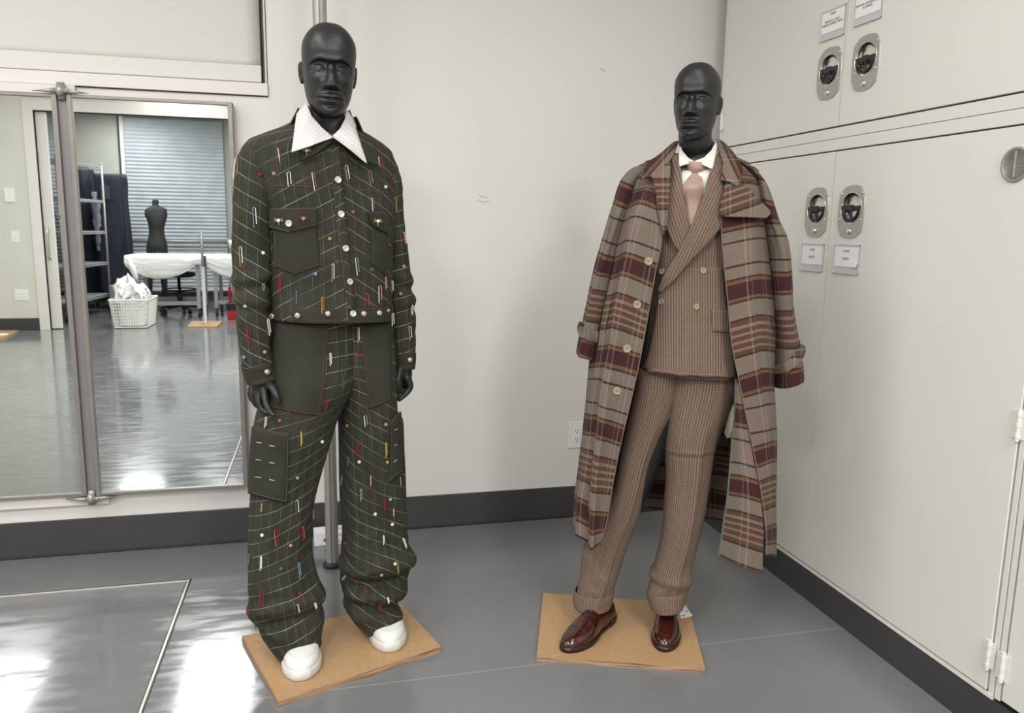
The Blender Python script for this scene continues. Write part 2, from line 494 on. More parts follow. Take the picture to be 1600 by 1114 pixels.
def hermite(keys, vals, xs):
    """monotone-limited cubic interpolation of vector values over increasing keys."""
    k = np.array(keys, float); v = np.array(vals, float)
    if v.ndim == 1: v = v[:, None]
    d = np.diff(v, axis=0) / np.diff(k)[:, None]
    m = np.zeros_like(v); m[0] = d[0]; m[-1] = d[-1]
    for i in range(1, len(k) - 1):
        a, b = d[i - 1], d[i]
        m[i] = np.where(a * b > 0, 2 * a * b / (a + b + 1e-30), 0)
    out = []
    for x in xs:
        i = int(np.clip(np.searchsorted(k, x) - 1, 0, len(k) - 2)); h = k[i + 1] - k[i]; t = (x - k[i]) / h
        out.append((2 * t ** 3 - 3 * t * t + 1) * v[i] + (t ** 3 - 2 * t * t + t) * h * m[i] + (-2 * t ** 3 + 3 * t * t) * v[i + 1] + (t ** 3 - t * t) * h * m[i + 1])
    return np.array(out)

def fbm(p, sc, oct=3):
    return noise.fractal(Vector((p[0] * sc[0], p[1] * sc[1], p[2] * sc[2])), 1.0, 2.0, oct)

def grid_mesh(name, G, uv=None, uv2=None, thick=0.0, inward=True):
    """G[i][j] -> Vector grid; optional uv grids; returns mesh and a BVH of the sheet."""
    nr, nc = len(G), len(G[0])
    vs = [tuple(G[i][j]) for i in range(nr) for j in range(nc)]
    fs = [(i * nc + j, (i + 1) * nc + j, (i + 1) * nc + j + 1, i * nc + j + 1) for i in range(nr - 1) for j in range(nc - 1)]
    me = bpy.data.meshes.new(name); me.from_pydata(vs, [], fs)
    for nm, U in (('UVMap', uv), ('Grid', uv2)):
        if U is None: continue
        l = me.uv_layers.new(name=nm); dat = []
        for f in fs:
            for q in f: dat += [float(U[q // nc][q % nc][0]), float(U[q // nc][q % nc][1])]
        l.data.foreach_set('uv', dat)
    me.update()
    bvh = BVHTree.FromPolygons([Vector(v) for v in vs], fs)
    return me, bvh

def solid(o, th, offset=-1):
    m = o.modifiers.new('thickness', 'SOLIDIFY'); m.thickness = th; m.offset = offset; m.use_even_offset = False
    return o

# body frames: a vertical plane through (cx, cy) facing yaw; d is metres in front of it
class Body:
    def __init__(s, cx, cy, yaw):
        s.c = Vector((cx, cy, 0)); s.n = Vector((math.sin(yaw), -math.cos(yaw), 0)); s.r = Vector((math.cos(yaw), math.sin(yaw), 0)); s.yaw = yaw
    def p(s, px, py, d=0.0):
        dr = ray(px, py); o = s.c + s.n * d
        t = (o - CAM).dot(s.n) / dr.dot(s.n)
        return CAM + dr * t

def loft(name, B, rows, mat, parent=None, nt=96, nz=120, fold=None, pat=None, thick=0.003, t0=0.0, t1=1.0, uvf=None):
    """rows: (pyL, xl, pyR, xr, b, e, d) top to bottom; ring runs from the back round by the viewer's left."""
    keys = [0.0]
    for a, b in zip(rows[:-1], rows[1:]): keys.append(keys[-1] + max(2.0, abs((b[0] + b[2]) - (a[0] + a[2])) / 2))
    L = [list(B.p(r[1], r[0], r[6])) + list(B.p(r[3], r[2], r[6])) + [r[4], r[5]] for r in rows]
    xs = np.linspace(0, keys[-1], nz)
    Q = hermite(keys, L, xs)
    ymean = np.interp(xs, keys, [(r[0] + r[2]) / 2 for r in rows])
    G = []; UV = []; U2 = []
    acc = 0.0; prev = None
    per = None
    meanper = 0
    rings = []
    for q in Q:
        Lp, Rp = Vector(q[0:3]), Vector(q[3:6]); b, e = q[6], q[7]
        c = (Lp + Rp) / 2; a = (Rp - Lp) / 2; bv = Vector((-a.y, a.x, 0))
        bv = bv.normalized() * b if bv.length > 1e-6 else Vector((0, b, 0))
        ring = []; nrm = []
        for k in range(nt + 1):
            ph = 2 * PI * k / nt; sn, cs = math.sin(ph), math.cos(ph)
            ux = -math.copysign(abs(sn) ** (2 / e), sn); uy = math.copysign(abs(cs) ** (2 / e), cs)
            ring.append(c + a * ux + bv * uy)
            n = (a.normalized() * ux / max(a.length, 1e-4) + bv.normalized() * uy / max(b, 1e-4))
            nrm.append(n.normalized() if n.length > 0 else Vector((0, -1, 0)))
        rings.append((c, ring, nrm))
    pers = [sum((r[k + 1] - r[k]).length for k in range(nt)) for _, r, _ in rings]
    mp = sum(pers) / len(pers)
    for i, (c, ring, nrm) in enumerate(rings):
        if prev is not None: acc += (c - prev).length
        prev = c
        g = []; u = []; u2 = []
        cum = 0.0
        for k in range(nt + 1):
            t = k / nt
            if k: cum += (ring[k] - ring[k - 1]).length
            um = (cum / pers[i] - 0.5) * (0.5 * mp + 0.5 * pers[i])
            P = ring[k]
            if fold:
                P = P + nrm[k] * fold(t, ymean[i], um, acc, P)
            g.append(P); u.append(uvf(t, ymean[i], um, acc) if uvf else (um, -acc)); u2.append(pat(t, ymean[i], um, acc) if pat else (um, -acc))
        g[nt] = g[0].copy()          # close the seam exactly
        if t1 - t0 < 1:
            if t0 > t1: idx = list(range(int(t0 * nt), nt)) + list(range(0, int(t1 * nt) + 1))
            else: idx = list(range(int(t0 * nt), int(t1 * nt) + 1))
            g = [g[q] for q in idx]; u = [u[q] for q in idx]; u2 = [u2[q] for q in idx]
        G.append(g); UV.append(u); U2.append(u2)
    me, bvh = grid_mesh(name, G, UV, U2)
    o = link_mesh(name, me, mat, parent)
    if thick: solid(o, thick)
    return o, bvh

def hit(px, py, surfs, off=0.0, cpx=None):
    """first surface seen through the pixel (used to lay trim on the cloth)."""
    for it in range(14):
        dr = ray(px, py).normalized(); best = None
        for b in surfs:
            h = b.ray_cast(CAM, dr)
            if h[0] is not None and (best is None or h[3] < best[3]): best = h
        if best is not None:
            n = best[1]
            if n.dot(dr) > 0: n = -n
            return best[0] + n * off, n
        if cpx is None: return None
        px += (cpx[0] - px) * 0.12; py += (cpx[1] - py) * 0.12
    return None

def patch(name, px_rows, surfs, mat, parent, nu=14, nv=14, off=0.004, thick=0.004, uvs=0.00195, bulge=0.0, grid=None, linear=True, v0=None, bevel=False, raw=False, uvf=None):
    """px_rows: rows of pixel points, laid on the surfaces seen through them (linear between controls)."""
    R = len(px_rows)
    cx = sum(p[0] for r in px_rows for p in r) / sum(len(r) for r in px_rows)
    cy = sum(p[1] for r in px_rows for p in r) / sum(len(r) for r in px_rows)
    def samp(row, t):
        x = t * (len(row) - 1); i = min(int(x), len(row) - 2); f = x - i
        return tuple(row[i][k] * (1 - f) + row[i + 1][k] * f for k in range(2))
    G = []; UV = []
    for i in range(nv + 1):
        y = i / nv * (R - 1); a = min(int(y), R - 2); f = y - a
        g = []; u = []
        for j in range(nu + 1):
            t = j / nu
            p = samp(px_rows[a], t); q = samp(px_rows[a + 1], t)
            x_, y_ = p[0] * (1 - f) + q[0] * f, p[1] * (1 - f) + q[1] * f
            s_, t_ = i / nv, j / nu
            bo = off + bulge * (4 * s_ * (1 - s_) * 4 * t_ * (1 - t_)) ** 0.5
            h = hit(x_, y_, surfs, bo, (cx, cy))
            g.append(h[0]); u.append(uvf(x_, y_) if uvf else (x_ * uvs, -y_ * uvs))
        G.append(g); UV.append(u)
    me, bvh = grid_mesh(name, G, UV, UV)
    o = link_mesh(name, me, mat, parent)
    if thick: solid(o, thick)
    return o, bvh

def drape(name, rows, surfs, mat, parent, n=6, thick=0.003, uvs=0.00195, uvf=None, smooth_u=False):
    """rows of (px, py, off): controls are laid on the surfaces, the sheet between them is straight or splined in space."""
    W = []
    cx = sum(p[0] for r in rows for p in r) / sum(len(r) for r in rows); cy = sum(p[1] for r in rows for p in r) / sum(len(r) for r in rows)
    for r in rows:
        W.append([np.array(list(hit(p[0], p[1], surfs, p[2], (cx, cy))[0]) + [p[0], p[1]]) for p in r])
    def lerp(row):
        if smooth_u: return spline(row, n)
        out = []
        for i in range(len(row) - 1):
            for k in range(n): out.append(row[i] * (1 - k / n) + row[i + 1] * (k / n))
        out.append(row[-1]); return out
    W = [lerp(r) for r in W]
    cols = [spline([W[i][j] for i in range(len(W))], n) if len(W) > 2 else lerp([W[i][j] for i in range(len(W))]) for j in range(len(W[0]))]
    nr, nc = len(cols[0]), len(cols)
    G = [[Vector(cols[j][i][:3]) for j in range(nc)] for i in range(nr)]
    UV = [[(uvf(cols[j][i][3], cols[j][i][4]) if uvf else (cols[j][i][3] * uvs, -cols[j][i][4] * uvs)) for j in range(nc)] for i in range(nr)]
    me, bvh = grid_mesh(name, G, UV, UV)
    o = link_mesh(name, me, mat, parent); solid(o, thick)
    return o, bvh

def seam(mb, pts, surfs, r=0.0008, off=0.0004, step=4.0):
    """thin thread following a pixel polyline on the cloth."""
    run = []
    P = []
    for a, b in zip(pts[:-1], pts[1:]):
        n = max(1, int(math.hypot(b[0] - a[0], b[1] - a[1]) / step))
        for k in range(n): P.append((a[0] + (b[0] - a[0]) * k / n, a[1] + (b[1] - a[1]) * k / n))
    P.append(pts[-1])
    for p in P:
        h = hit(p[0], p[1], surfs, off)
        if h is None or (run and (h[0] - run[-1]).length > 0.04):
            if len(run) > 1: mb.tube(run, r, 5)
            run = [h[0]] if h else []
        else: run.append(h[0])
    if len(run) > 1: mb.tube(run, r, 5)

def frame_at(P, N, up=Vector((0, 0, 1)), roll=0.0):
    """matrix with z along N, y as near up as possible."""
    z = N.normalized(); y = (up - z * up.dot(z)).normalized(); x = y.cross(z)
    if roll:
        c, s_ = math.cos(roll), math.sin(roll); x, y = x * c + y * s_, y * c - x * s_
    return Matrix(((x.x, y.x, z.x, P.x), (x.y, y.y, z.y, P.y), (x.z, y.z, z.z, P.z), (0, 0, 0, 1)))

def parented_copy(src, parent, Mx, label=None):
    c = src.copy(); COL.objects.link(c); c.parent = parent
    c.matrix_parent_inverse = Matrix.Identity(4)
    c.matrix_basis = wm(parent).inverted() @ Mx
    if label: c['label'] = label
    return c
# ------------------------------------------------------------------ the room
def st(name, mb, mat, parent=None, bevel=0):
    o = mb.build(name, mat, parent, bevel=bevel)
    if not parent: o['kind'] = 'structure'
    return o
st('floor', MB().bx(XL - .1, 3.2, YB - .1, YW + .1, -0.1, 0), 'floor')
st('ceiling', MB().bx(XL - .1, 3.2, YO, YW + .1, ZC, ZC + .1), 'ceiling')
st('ceiling_next_room', MB().bx(XL - 3, 3.2, YB - .1, YO, ZC, ZC + .1), 'ceiling').name = 'ceiling'
# front wall with the high window cut out
WX0, WX1, WZ0, WZ1 = -2.7, -0.197, 1.879, 2.8
b = MB()
b.bx(XL, WX0, YW, YW + .14, 0, ZC); b.bx(WX1, 3.2, YW, YW + .14, 0, ZC)
b.bx(WX0, WX1, YW, YW + .14, 0, WZ0); b.bx(WX0, WX1, YW, YW + .14, WZ1, ZC)
st('wall_front', b, 'wall')
st('wall_left', MB().bx(XL - .1, XL, YO, YW + .1, 0, ZC), 'wall')
st('wall_right', MB().bx(3.1, 3.2, YO, YW, 0, ZC), 'wall')
# wall behind the camera, with the wide sliding door opening
OX0, OX1, OZ = -3.25, -0.55, 2.61
b = MB(); b.bx(XL, OX0, YO - .14, YO, 0, ZC); b.bx(OX1, 3.2, YO - .14, YO, 0, ZC); b.bx(OX0, OX1, YO - .14, YO, OZ, ZC)
st('wall_back', b, 'wall_back')
b = MB(); b.bx(OX0 - .11, OX0, YO - .16, YO + .018, 0, OZ + .13); b.bx(OX1, OX1 + .11, YO - .16, YO + .018, 0, OZ + .13); b.bx(OX0, OX1, YO - .16, YO + .018, OZ, OZ + .13)
st('trim_1', b, 'white_trim', bevel=.003)
# next room shell
st('wall_next_back', MB().bx(XL - 3, 3.2, YB - .1, YB, 0, ZC), 'wall_grey').name = 'wall_far'
st('wall_next_left', MB().bx(XL - .1, XL, YB, YO - .14, 0, ZC), 'wall_grey').name = 'wall_far_left'
st('wall_next_right', MB().bx(3.1, 3.2, YB, YO - .14, 0, ZC), 'wall_grey').name = 'wall_far_right'
# baseboards
st('baseboard_front', MB().bx(XL, 2.4, YW - .008, YW + .001, 0, 0.149), 'base', bevel=.003)
st('baseboard_back', MB().bx(XL, OX0 - .11, YO, YO + .008, 0, 0.149), 'base')
b = MB(); b.tube([(XL, YW - .014, .004), (-0.3, YW - .012, .003), (1.70, YW - .013, .004)], .004, 5)
st('trim_2', b, 'strip_dark')
b = MB(); b.bx(WX1 - 2.55, WX1 + .012, YW - .014, YW, 1.832, 1.879); st('trim_3', b, 'white_trim', bevel=.002)
b = MB(); b.bx(WX1 - .004, WX1 + .002, YW - .004, YW + .05, 1.879, 2.75); b.bx(WX1 + .010, WX1 + .0125, YW - .003, YW + .0, 1.832, 2.6); b.bx(WX1-2.5,WX1+.012,YW-.004,YW,1.8285,1.832)
st('trim_4', b, 'cab_dark')
# window behind the shade
w1 = MB(); w1.bx(WX0, WX0 + .05, YW + .09, YW + .13, WZ0, WZ1); w1.bx(WX1 - .05, WX1, YW + .09, YW + .13, WZ0, WZ1); w1.bx(WX0, WX1, YW + .09, YW + .13, WZ0, WZ0 + .05); w1.bx(WX0, WX1, YW + .09, YW + .13, WZ1 - .05, WZ1)
wo = st('window_1', w1, 'white_trim')
st('window_pane', MB().bx(WX0 + .05, WX1 - .05, YW + .105, YW + .111, WZ0 + .05, WZ1 - .05), simple('night_glass', rgb(60, 66, 72), 0.05), wo)
# roller shade
sh = empty('roller_shade', (-1.4, YW + .02, 2.3), 'cream fabric roller shade pulled down over the high window above the mirrors', 'window shade')
G = []; U = []
for i in range(30):
    z = 1.945 + (2.72 - 1.945) * i / 29
    G.append([Vector((WX0 + .02 + (WX1 - .012 - WX0 - .02) * j / 40, YW + .022 + .002 * math.sin(j * .9 + i * .25), z)) for j in range(41)])
me, _ = grid_mesh('fabric', G); solid(link_mesh('fabric', me, 'shade', sh), .0012)
b = MB(); b.bx(WX0 + .02, WX1 - .010, YW + .006, YW + .03, 1.884, 1.948); b.build('hem_bar', simple('shade_hem', rgb(216, 214, 209), .6), sh, bevel=.004)
b = MB(); b.tube([(WX0 + .02, YW + .045, 2.74), (WX1 - .02, YW + .045, 2.74)], .03, 20); b.build('roller_tube', 'shade', sh)
# floor inlay strips
b = MB(); b.bx(XL, -0.506, 2.972, 2.977, 0, .002)
b2 = MB(); b2.bx(XL, -0.512, 2.961, 2.970, 0, .0025)
X0 = -0.505
b.bx(X0 - .004, X0, YO + .1, 2.977, 0, .002); b.bx(X0 - .016, X0 - .013, YO + .1, 2.96, 0, .002)
b2.bx(X0 - .012, X0 - .005, YO + .1, 2.97, 0, .0035)
st('trim_5', b, 'strip_dark'); st('trim_6', b2, 'strip_light')

# ------------------------------------------------------------------ wall mirrors
gl = MB
def mirror_panel(name, label, x0, x1, z0, z1, fw, sides, group=None):
    r = empty(name, ((x0 + x1) / 2, YM, z0), label, 'mirror', group)
    MB().bx(x0 + fw * .5, x1 - fw * .5, YM, YM + .006, z0 + .006, z1 - .006).build('mirror_glass', 'mirror', r)
    f = MB(); t = .012
    f.bx(x0, x1, YM - .01, YM + .03, z1 - t, z1); f.bx(x0, x1, YM - .01, YM + .03, z0, z0 + t)
    f.bx(x0, x0 + fw, YM - .012, YM + .03, z0, z1); f.bx(x1 - fw, x1, YM - .012, YM + .03, z0, z1)
    f.build('frame', 'frame_metal', r, bevel=.002)
    MB().bx(x0 + .002, x1 - .002, YM + .007, YM + .03, z0 + .002, z1 - .002).build('backing', 'white_trim', r)
    return r
mr = mirror_panel('wall_mirror', 'right wall mirror in a brushed metal frame, beside the stitched green jacket', -0.893, -0.316, 0.254, 1.796, .017, 1)
ml = mirror_panel('wall_mirror', 'left wall mirror cut off by the picture edge, reflecting light switches', -2.0, -0.925, 0.258, 1.794, .018, 1)
# channel between the panels
MB().bx(-0.925, -0.893, YM + .008, YM + .03, .262, 1.79).build('channel', simple('channel_grey', rgb(140, 138, 139), .35, .3), mr)
# pivot brackets
for z, s in ((1.806, 1), (0.248, -1)):
    h = MB(); cx = -0.909
    h.ball((cx, YM - .02, z), .015, 14, 9, (1, .8, 1.3)); h.lathe([(.011, -.018), (.013, 0), (.011, .018)], 14, Matrix.Translation((cx, YM - .02, z)))
    for k in (-1, 1):
        h.add([(cx + k * .012, YM - .028, z - .009), (cx + k * .012, YM - .028, z + .007), (cx + k * .095, YM - .016, z - .001 - .004 * s), (cx + k * .012, YM - .004, z - .009), (cx + k * .012, YM - .004, z + .007), (cx + k * .095, YM - .008, z - .001 - .004 * s)],
              [(0, 1, 2), (3, 5, 4), (0, 2, 5, 3), (1, 4, 5, 2), (0, 3, 4, 1)])
        h.ball((cx + k * .024, YM - .022, z), .008, 10, 6)
    h.bx(cx - .012, cx + .012, YM - .012, YM + .01, z - .03, z + .03)
    h.build('pivot_bracket', 'alu', mr, smooth=True)
# mounting rails behind the left mirror
for z0, z1, x1, nm in ((1.797, 1.830, -0.868, 'upper'), (0.212, 0.254, -0.852, 'lower')):
    r = MB(); r.bx(-2.1, x1, YM + .012, YW, z0, z1)
    tag(r.build('mounting_rail', 'white_trim', None, bevel=.002), 'white rail running along the ' + ('top' if nm == 'upper' else 'bottom') + ' edge of the left wall mirror', 'rail', None)

# ------------------------------------------------------------------ outlet and box by the wall
def wallplate(x, y, z, face, parent=None, kind='outlet', wd=.072, ht=.118, label='', cat='outlet'):
    """face +1: plate looks to -y (front wall); -1: looks to +y."""
    T = Matrix.Translation((x, y, z)) @ (Matrix.Identity(4) if face > 0 else Matrix.Rotation(PI, 4, 'Z'))
    r = empty('wall_outlet' if cat == 'outlet' else ('light_switch' if cat == 'switch' else 'thermostat'), (x, y, z), label, cat)
    b = MB(T); b.box((0, -.003, 0), (wd, .006, ht)); b.build('cover_plate', 'white_plastic', r, bevel=.002)
    n = int(round(wd / .07)) if cat == 'outlet' else 1
    for g in range(n):
        gx = (g - (n - 1) / 2) * .046
        if cat == 'outlet':
            b = MB(T); b.box((gx, -.007, 0), (.034, .004, .068)); o = b.build('receptacle', 'paper', r, bevel=.0015)
            s = MB(T)
            for zz in (.019, -.019):
                s.box((gx - .006, -.0092, zz + .003), (.0022, .001, .009)); s.box((gx + .006, -.0092, zz + .003), (.0022, .001, .007))
                s.lathe([(.0025, 0), (.0025, .001)], 10, Matrix.Translation((gx, -.0088, zz - .007)) @ Matrix.Rotation(PI / 2, 4, 'X'))
            s.build('socket_slots', 'black_plastic', r)
        elif cat == 'switch':
            for zz in (.024, 0, -.024):
                b = MB(T); b.box((gx, -.008, zz), (.04, .005, .019)); b.build('switch_key', 'paper', r, bevel=.001)
        else:
            b = MB(T); b.box((0, -.011, 0), (wd * .9, .012, ht * .92)); b.build('sensor_body', 'paper', r, bevel=.004)
    return r
p = onY(899, 679, YW)
wallplate(p.x + .004, YW, p.z, 1, label='white duplex power outlet low on the wall beside the plaid coat', wd=.078, ht=.125)

# white carton on the floor behind the pole
bx = empty('small_carton', (.03, 3.235, 0), 'small white printed carton on the floor against the black base behind the pole', 'box')
c0, c1 = onZ(493, 855), onZ(521, 852)
cx = -0.055 + .075; 
T = Matrix.Translation((cx, 3.235, 0)) @ Matrix.Rotation(0.06, 4, 'Z')
MB(T).box((0, 0, .029), (.15, .07, .058)).build('carton_body', 'paper', bx, bevel=.002)
k = MB(T)
for i, (lx, lz, lw) in enumerate(((-.005, .060, .05), (.02, .052, .06), (-.01, .045, .04), (.015, .015, .05), (.012, .024, .035))):
    k.box((lx, -.0352, lz * .8), (lw, .0006, .0022))
k.lathe([(.008, 0), (.008, .0006)], 16, Matrix.Translation((-.03, -.0352, .024)) @ Matrix.Rotation(PI / 2, 4, 'X'))
for j in range(4): k.box((.0 + .008 * j, .016 - .011 * j, .0584), (.06, .0022, .0006))
k.build('printed_text', 'ink', bx)

# floor-to-ceiling pole
pc = onZ(519.5, 884)
po = empty('floor_pole', (pc.x, pc.y, 0), 'brushed metal floor to ceiling pole on a round black foot behind the green suited mannequin', 'pole')
b = MB(Matrix.Translation((pc.x, pc.y, 0)))
R_ = .0245; n = 36; prof = []
for k_ in range(n):
    a = 2 * PI * k_ / n; r = R_
    if abs(math.sin(a + PI / 2)) < .12: r = R_ * .82
    prof.append((r * math.cos(a), r * math.sin(a)))
b.prism(prof, .012, ZC); b.build('pole_tube', 'alu', po, smooth=False)
b = MB(Matrix.Translation((pc.x, pc.y, 0))); b.lathe([(.030, 0), (.036, .003), (.036, .012), (.030, .019), (.025, .021)], 32); b.build('foot', 'black_rubber', po, smooth=True)

# ------------------------------------------------------------------ cabinets along the right wall (front at XC, facing -x)
def FC(y, z): return Matrix(((0, 0, -1, XC), (-1, 0, 0, y), (0, 1, 0, z), (0, 0, 0, 1)))   # local x: viewer's right, y: up, z: towards the room
def text_mesh(txt, size, Mx, name, parent, mat='ink', spacing=1.0):
    cu = bpy.data.curves.new('t', 'FONT'); cu.body = txt; cu.size = size; cu.align_x = 'CENTER'; cu.align_y = 'CENTER'; cu.extrude = .0001; cu.space_line = spacing; cu.resolution_u = 2
    to = bpy.data.objects.new('t', cu); COL.objects.link(to)
    dg = bpy.context.evaluated_depsgraph_get(); me = bpy.data.meshes.new_from_object(to.evaluated_get(dg))
    bpy.data.objects.remove(to); bpy.data.curves.remove(cu)
    me.transform(Mx); me.name = name
    return link_mesh(name, me, mat, parent, smooth=False)
def latch(door, y, z, open_=0):
    T = FC(y, z)
    # plate with bowed sides
    out = []
    W, H = .066, .0875
    for (sx, sy) in ((1, 1), (-1, 1), (-1, -1), (1, -1)):
        pass
    N = 10
    def side(p0, p1, bow, nx, ny):
        for i in range(N):
            t = i / N; out.append((p0[0] + (p1[0] - p0[0]) * t + nx * bow * 4 * t * (1 - t), p0[1] + (p1[1] - p0[1]) * t + ny * bow * 4 * t * (1 - t)))
    c = .016; w2, h2 = W - .006, H - .008
    side((w2, -h2 + c), (w2, h2 - c), .006, 1, 0); side((w2 - c, h2), (-w2 + c, h2), .008, 0, 1)
    side((-w2, h2 - c), (-w2, -h2 + c), .006, -1, 0); side((-w2 + c, -h2), (w2 - c, -h2), .008, 0, -1)
    # ring plate with round hole
    cy = .012; R0 = .0505; n = len(out); b = MB(T); vs = []; fs = []
    for i, (x, yy) in enumerate(out):
        a = math.atan2(yy - cy, x); hx, hy = R0 * math.cos(a), cy + R0 * math.sin(a)
        vs += [(x, yy, 0), (x * .985, yy * .985, .0035), (hx, hy, .0035), (hx, hy, -.001)]
    for i in range(n):
        j = (i + 1) % n
        for k_ in range(3): fs.append((i * 4 + k_, j * 4 + k_, j * 4 + k_ + 1, i * 4 + k_ + 1))
    b.add(vs, fs); b.build('latch_plate', 'steel', door)
    # bowl (stands behind a rim): shallow dish turned inward
    b = MB(T @ Matrix.Translation((0, cy, 0)))
    b.lathe([(.0535, .0036), (.0515, .0056), (.0495, .0036), (.048, -.003), (.044, -.010), (.034, -.0155), (.012, -.0172), (.0001, -.0172)], 40, cap=False); b.build('latch_dish', 'chrome', door, smooth=True)
    # folding half ring handle
    b = MB(T @ Matrix.Translation((0, cy, 0)))
    arc = [(.041 * math.cos(a), .041 * math.sin(a), .003) for a in np.linspace(PI, 2 * PI, 22)]
    b.tube(arc, .0062, 8)
    b.box((0, .0005, .003), (.092, .014, .007)); b.box((0, .001, .005), (.026, .019, .008)); b.box((0, -.02, .001), (.006, .03, .004))
    b.build('latch_handle', 'black_plastic', door, bevel=.0015)
    for sx in (-1, 1):
        for yy in (.050, -.026):
            b = MB(T); b.ball((sx * .052, yy * 1.12 + .004, .0035), .0042, 10, 6, (1, 1, .7)); b.build('screw', 'chrome', door, smooth=True)
    b = MB(T @ Matrix.Translation((0, -.064, 0))); b.lathe([(.0105, .003), (.0105, .007), (.008, .0095), (.0001, .0095)], 24, cap=False); b.box((0, 0, .0097), (.002, .009, .0006)); b.build('key_lock', 'chrome', door, smooth=True)
def card(door, y, z, lines, sizes, wd=.128, ht=.098, curl=False):
    T = FC(y, z)
    b = MB(T); b.box((0, 0, .001), (wd, ht, .002)); b.box((0, ht / 2 - .002, .003), (wd, .005, .005)); b.box((0, -ht / 2 + .0015, .003), (wd, .003, .005)); b.box((-wd / 2 + .001, 0, .0025), (.002, ht, .004)); b.box((wd / 2 - .001, 0, .0025), (.002, ht, .004))
    b.build('label_holder', simple('clear_holder', rgb(196, 196, 198), .2), door)
    G = []
    for i in range(9):
        g = []
        for j in range(9):
            x = -wd / 2 + .004 + (wd - .007) * j / 8; yy = -ht / 2 + .024 + (ht - .028) * i / 8
            zz = .0028 + .0001 * math.sin(j * 1.3)
            if curl and i < 3 and j > 5: zz += .006 * (3 - i) / 3 * (j - 5) / 3; 
            g.append(T @ Vector((x, yy, zz)))
        G.append(g)
    me, _ = grid_mesh('label_card', G); solid(link_mesh('label_card', me, 'paper', door, smooth=False), .0004)
    yy = .034
    for ln, (sz, yo) in zip(lines, sizes): text_mesh(ln, sz, T @ Matrix.Translation((0, yo, .0042)), 'label_text', door)
def hinge(par, y, z, ht=.075, w_=.02):
    b = MB(FC(y, z)); b.lathe([(.006, -ht / 2), (.006, ht / 2)], 14, Matrix.Translation((0, 0, .006)) @ Matrix.Rotation(-PI / 2, 4, 'X'))
    b.box((-w_ * .55, 0, .002), (w_, ht * .88, .003)); b.box((w_ * .45, 0, .002), (w_ * .8, ht * .88, .003))
    for q in (-.33, 0, .33): b.lathe([(.0072, -.006), (.0072, .006)], 14, Matrix.Translation((0, q * ht, .006)) @ Matrix.Rotation(-PI / 2, 4, 'X'))
    b.build('hinge', 'white_plastic' if 0 else 'cabinet', par, bevel=.0008)
def door_panel(cab, y0, y1, z0, z1, nm='door'):
    """y0 > y1; slab with a small reveal standing just proud of the carcass."""
    b = MB(); b.bx(XC, XC + .018, y1, y0, z0, z1); return b.build(nm, 'cabinet', cab, bevel=.0025)
def cut_hole(door, y, z):
    b = MB(FC(y, z) @ Matrix.Translation((0, .012, 0))); b.lathe([(.051, -.05), (.051, .05)], 48); c = b.build('cutter', None)
    m = door.modifiers.new('hole', 'BOOLEAN'); m.object = c; m.solver = 'EXACT'; m.operation = 'DIFFERENCE'
    bv = door.modifiers.get('bevel')
    if bv: door.modifiers.remove(bv)
    dg = bpy.context.evaluated_depsgraph_get(); me = bpy.data.meshes.new_from_object(door.evaluated_get(dg))
    door.modifiers.clear(); old = door.data; door.data = me; bpy.data.objects.remove(c)
    b2 = door.modifiers.new('bevel', 'BEVEL'); b2.width = .0015; b2.segments = 1; b2.limit_method = 'ANGLE'; b2.angle_limit = 1.2
def carcass(cab, y0, y1, z0, z1):
    b = MB(); b.bx(XC + .022, XC + .60, y1, y0, z0, z1); b.build('carcass', 'cab_dark', cab)
    return
GAP = .0035
# lower cabinet
lo = empty('storage_cabinet', (XC + .3, 2.35, 0), 'tall lower pale green-grey metal cabinet with two closed doors behind the plaid coat', 'cabinet')
carcass(lo, 3.205, 1.53, .125, 1.655)
fr = MB(); fr.bx(XC + .002, XC + .024, 3.172, 3.205, .125, 1.652); fr.bx(XC + .002, XC + .024, 1.53, 1.546, .125, 1.652); fr.bx(XC + .002, XC + .024, 1.53, 3.205, 1.617, 1.6545)
fr.bx(XC + .02, XC + .6, 3.203, 3.207, 0, 1.652); fr.build('face_frame', 'cabinet', lo, bevel=.001)
dl = door_panel(lo, 3.168, 2.383, .132, 1.612); dr = door_panel(lo, 2.379, 1.552, .132, 1.612)
b = MB(); b.bx(XC + .0, XC + .01, 1.53, 3.205, .116, .127); b.build('edge_strip', 'white_trim', lo)
# upper cabinet
up = empty('storage_cabinet', (XC + .3, 2.35, 1.66), 'upper pale metal cabinet with two doors stacked on top of the lower cabinet', 'cabinet')
carcass(up, 3.205, 1.53, 1.665, 2.95)
fr = MB(); fr.bx(XC + .002, XC + .024, 3.180, 3.205, 1.658, 2.95); fr.bx(XC + .002, XC + .024, 1.53, 1.546, 1.658, 2.95); fr.bx(XC + .002, XC + .024, 1.53, 3.205, 1.656, 1.692); fr.bx(XC + .02, XC + .6, 3.203, 3.207, 1.658, 2.95)
fr.bx(XC + .002, XC + .024, 1.53, 3.205, 2.90, 2.95); fr.build('face_frame', 'cabinet', up, bevel=.001)
ul = door_panel(up, 3.176, 2.383, 1.697, 2.89); ur = door_panel(up, 2.379, 1.552, 1.697, 2.89)
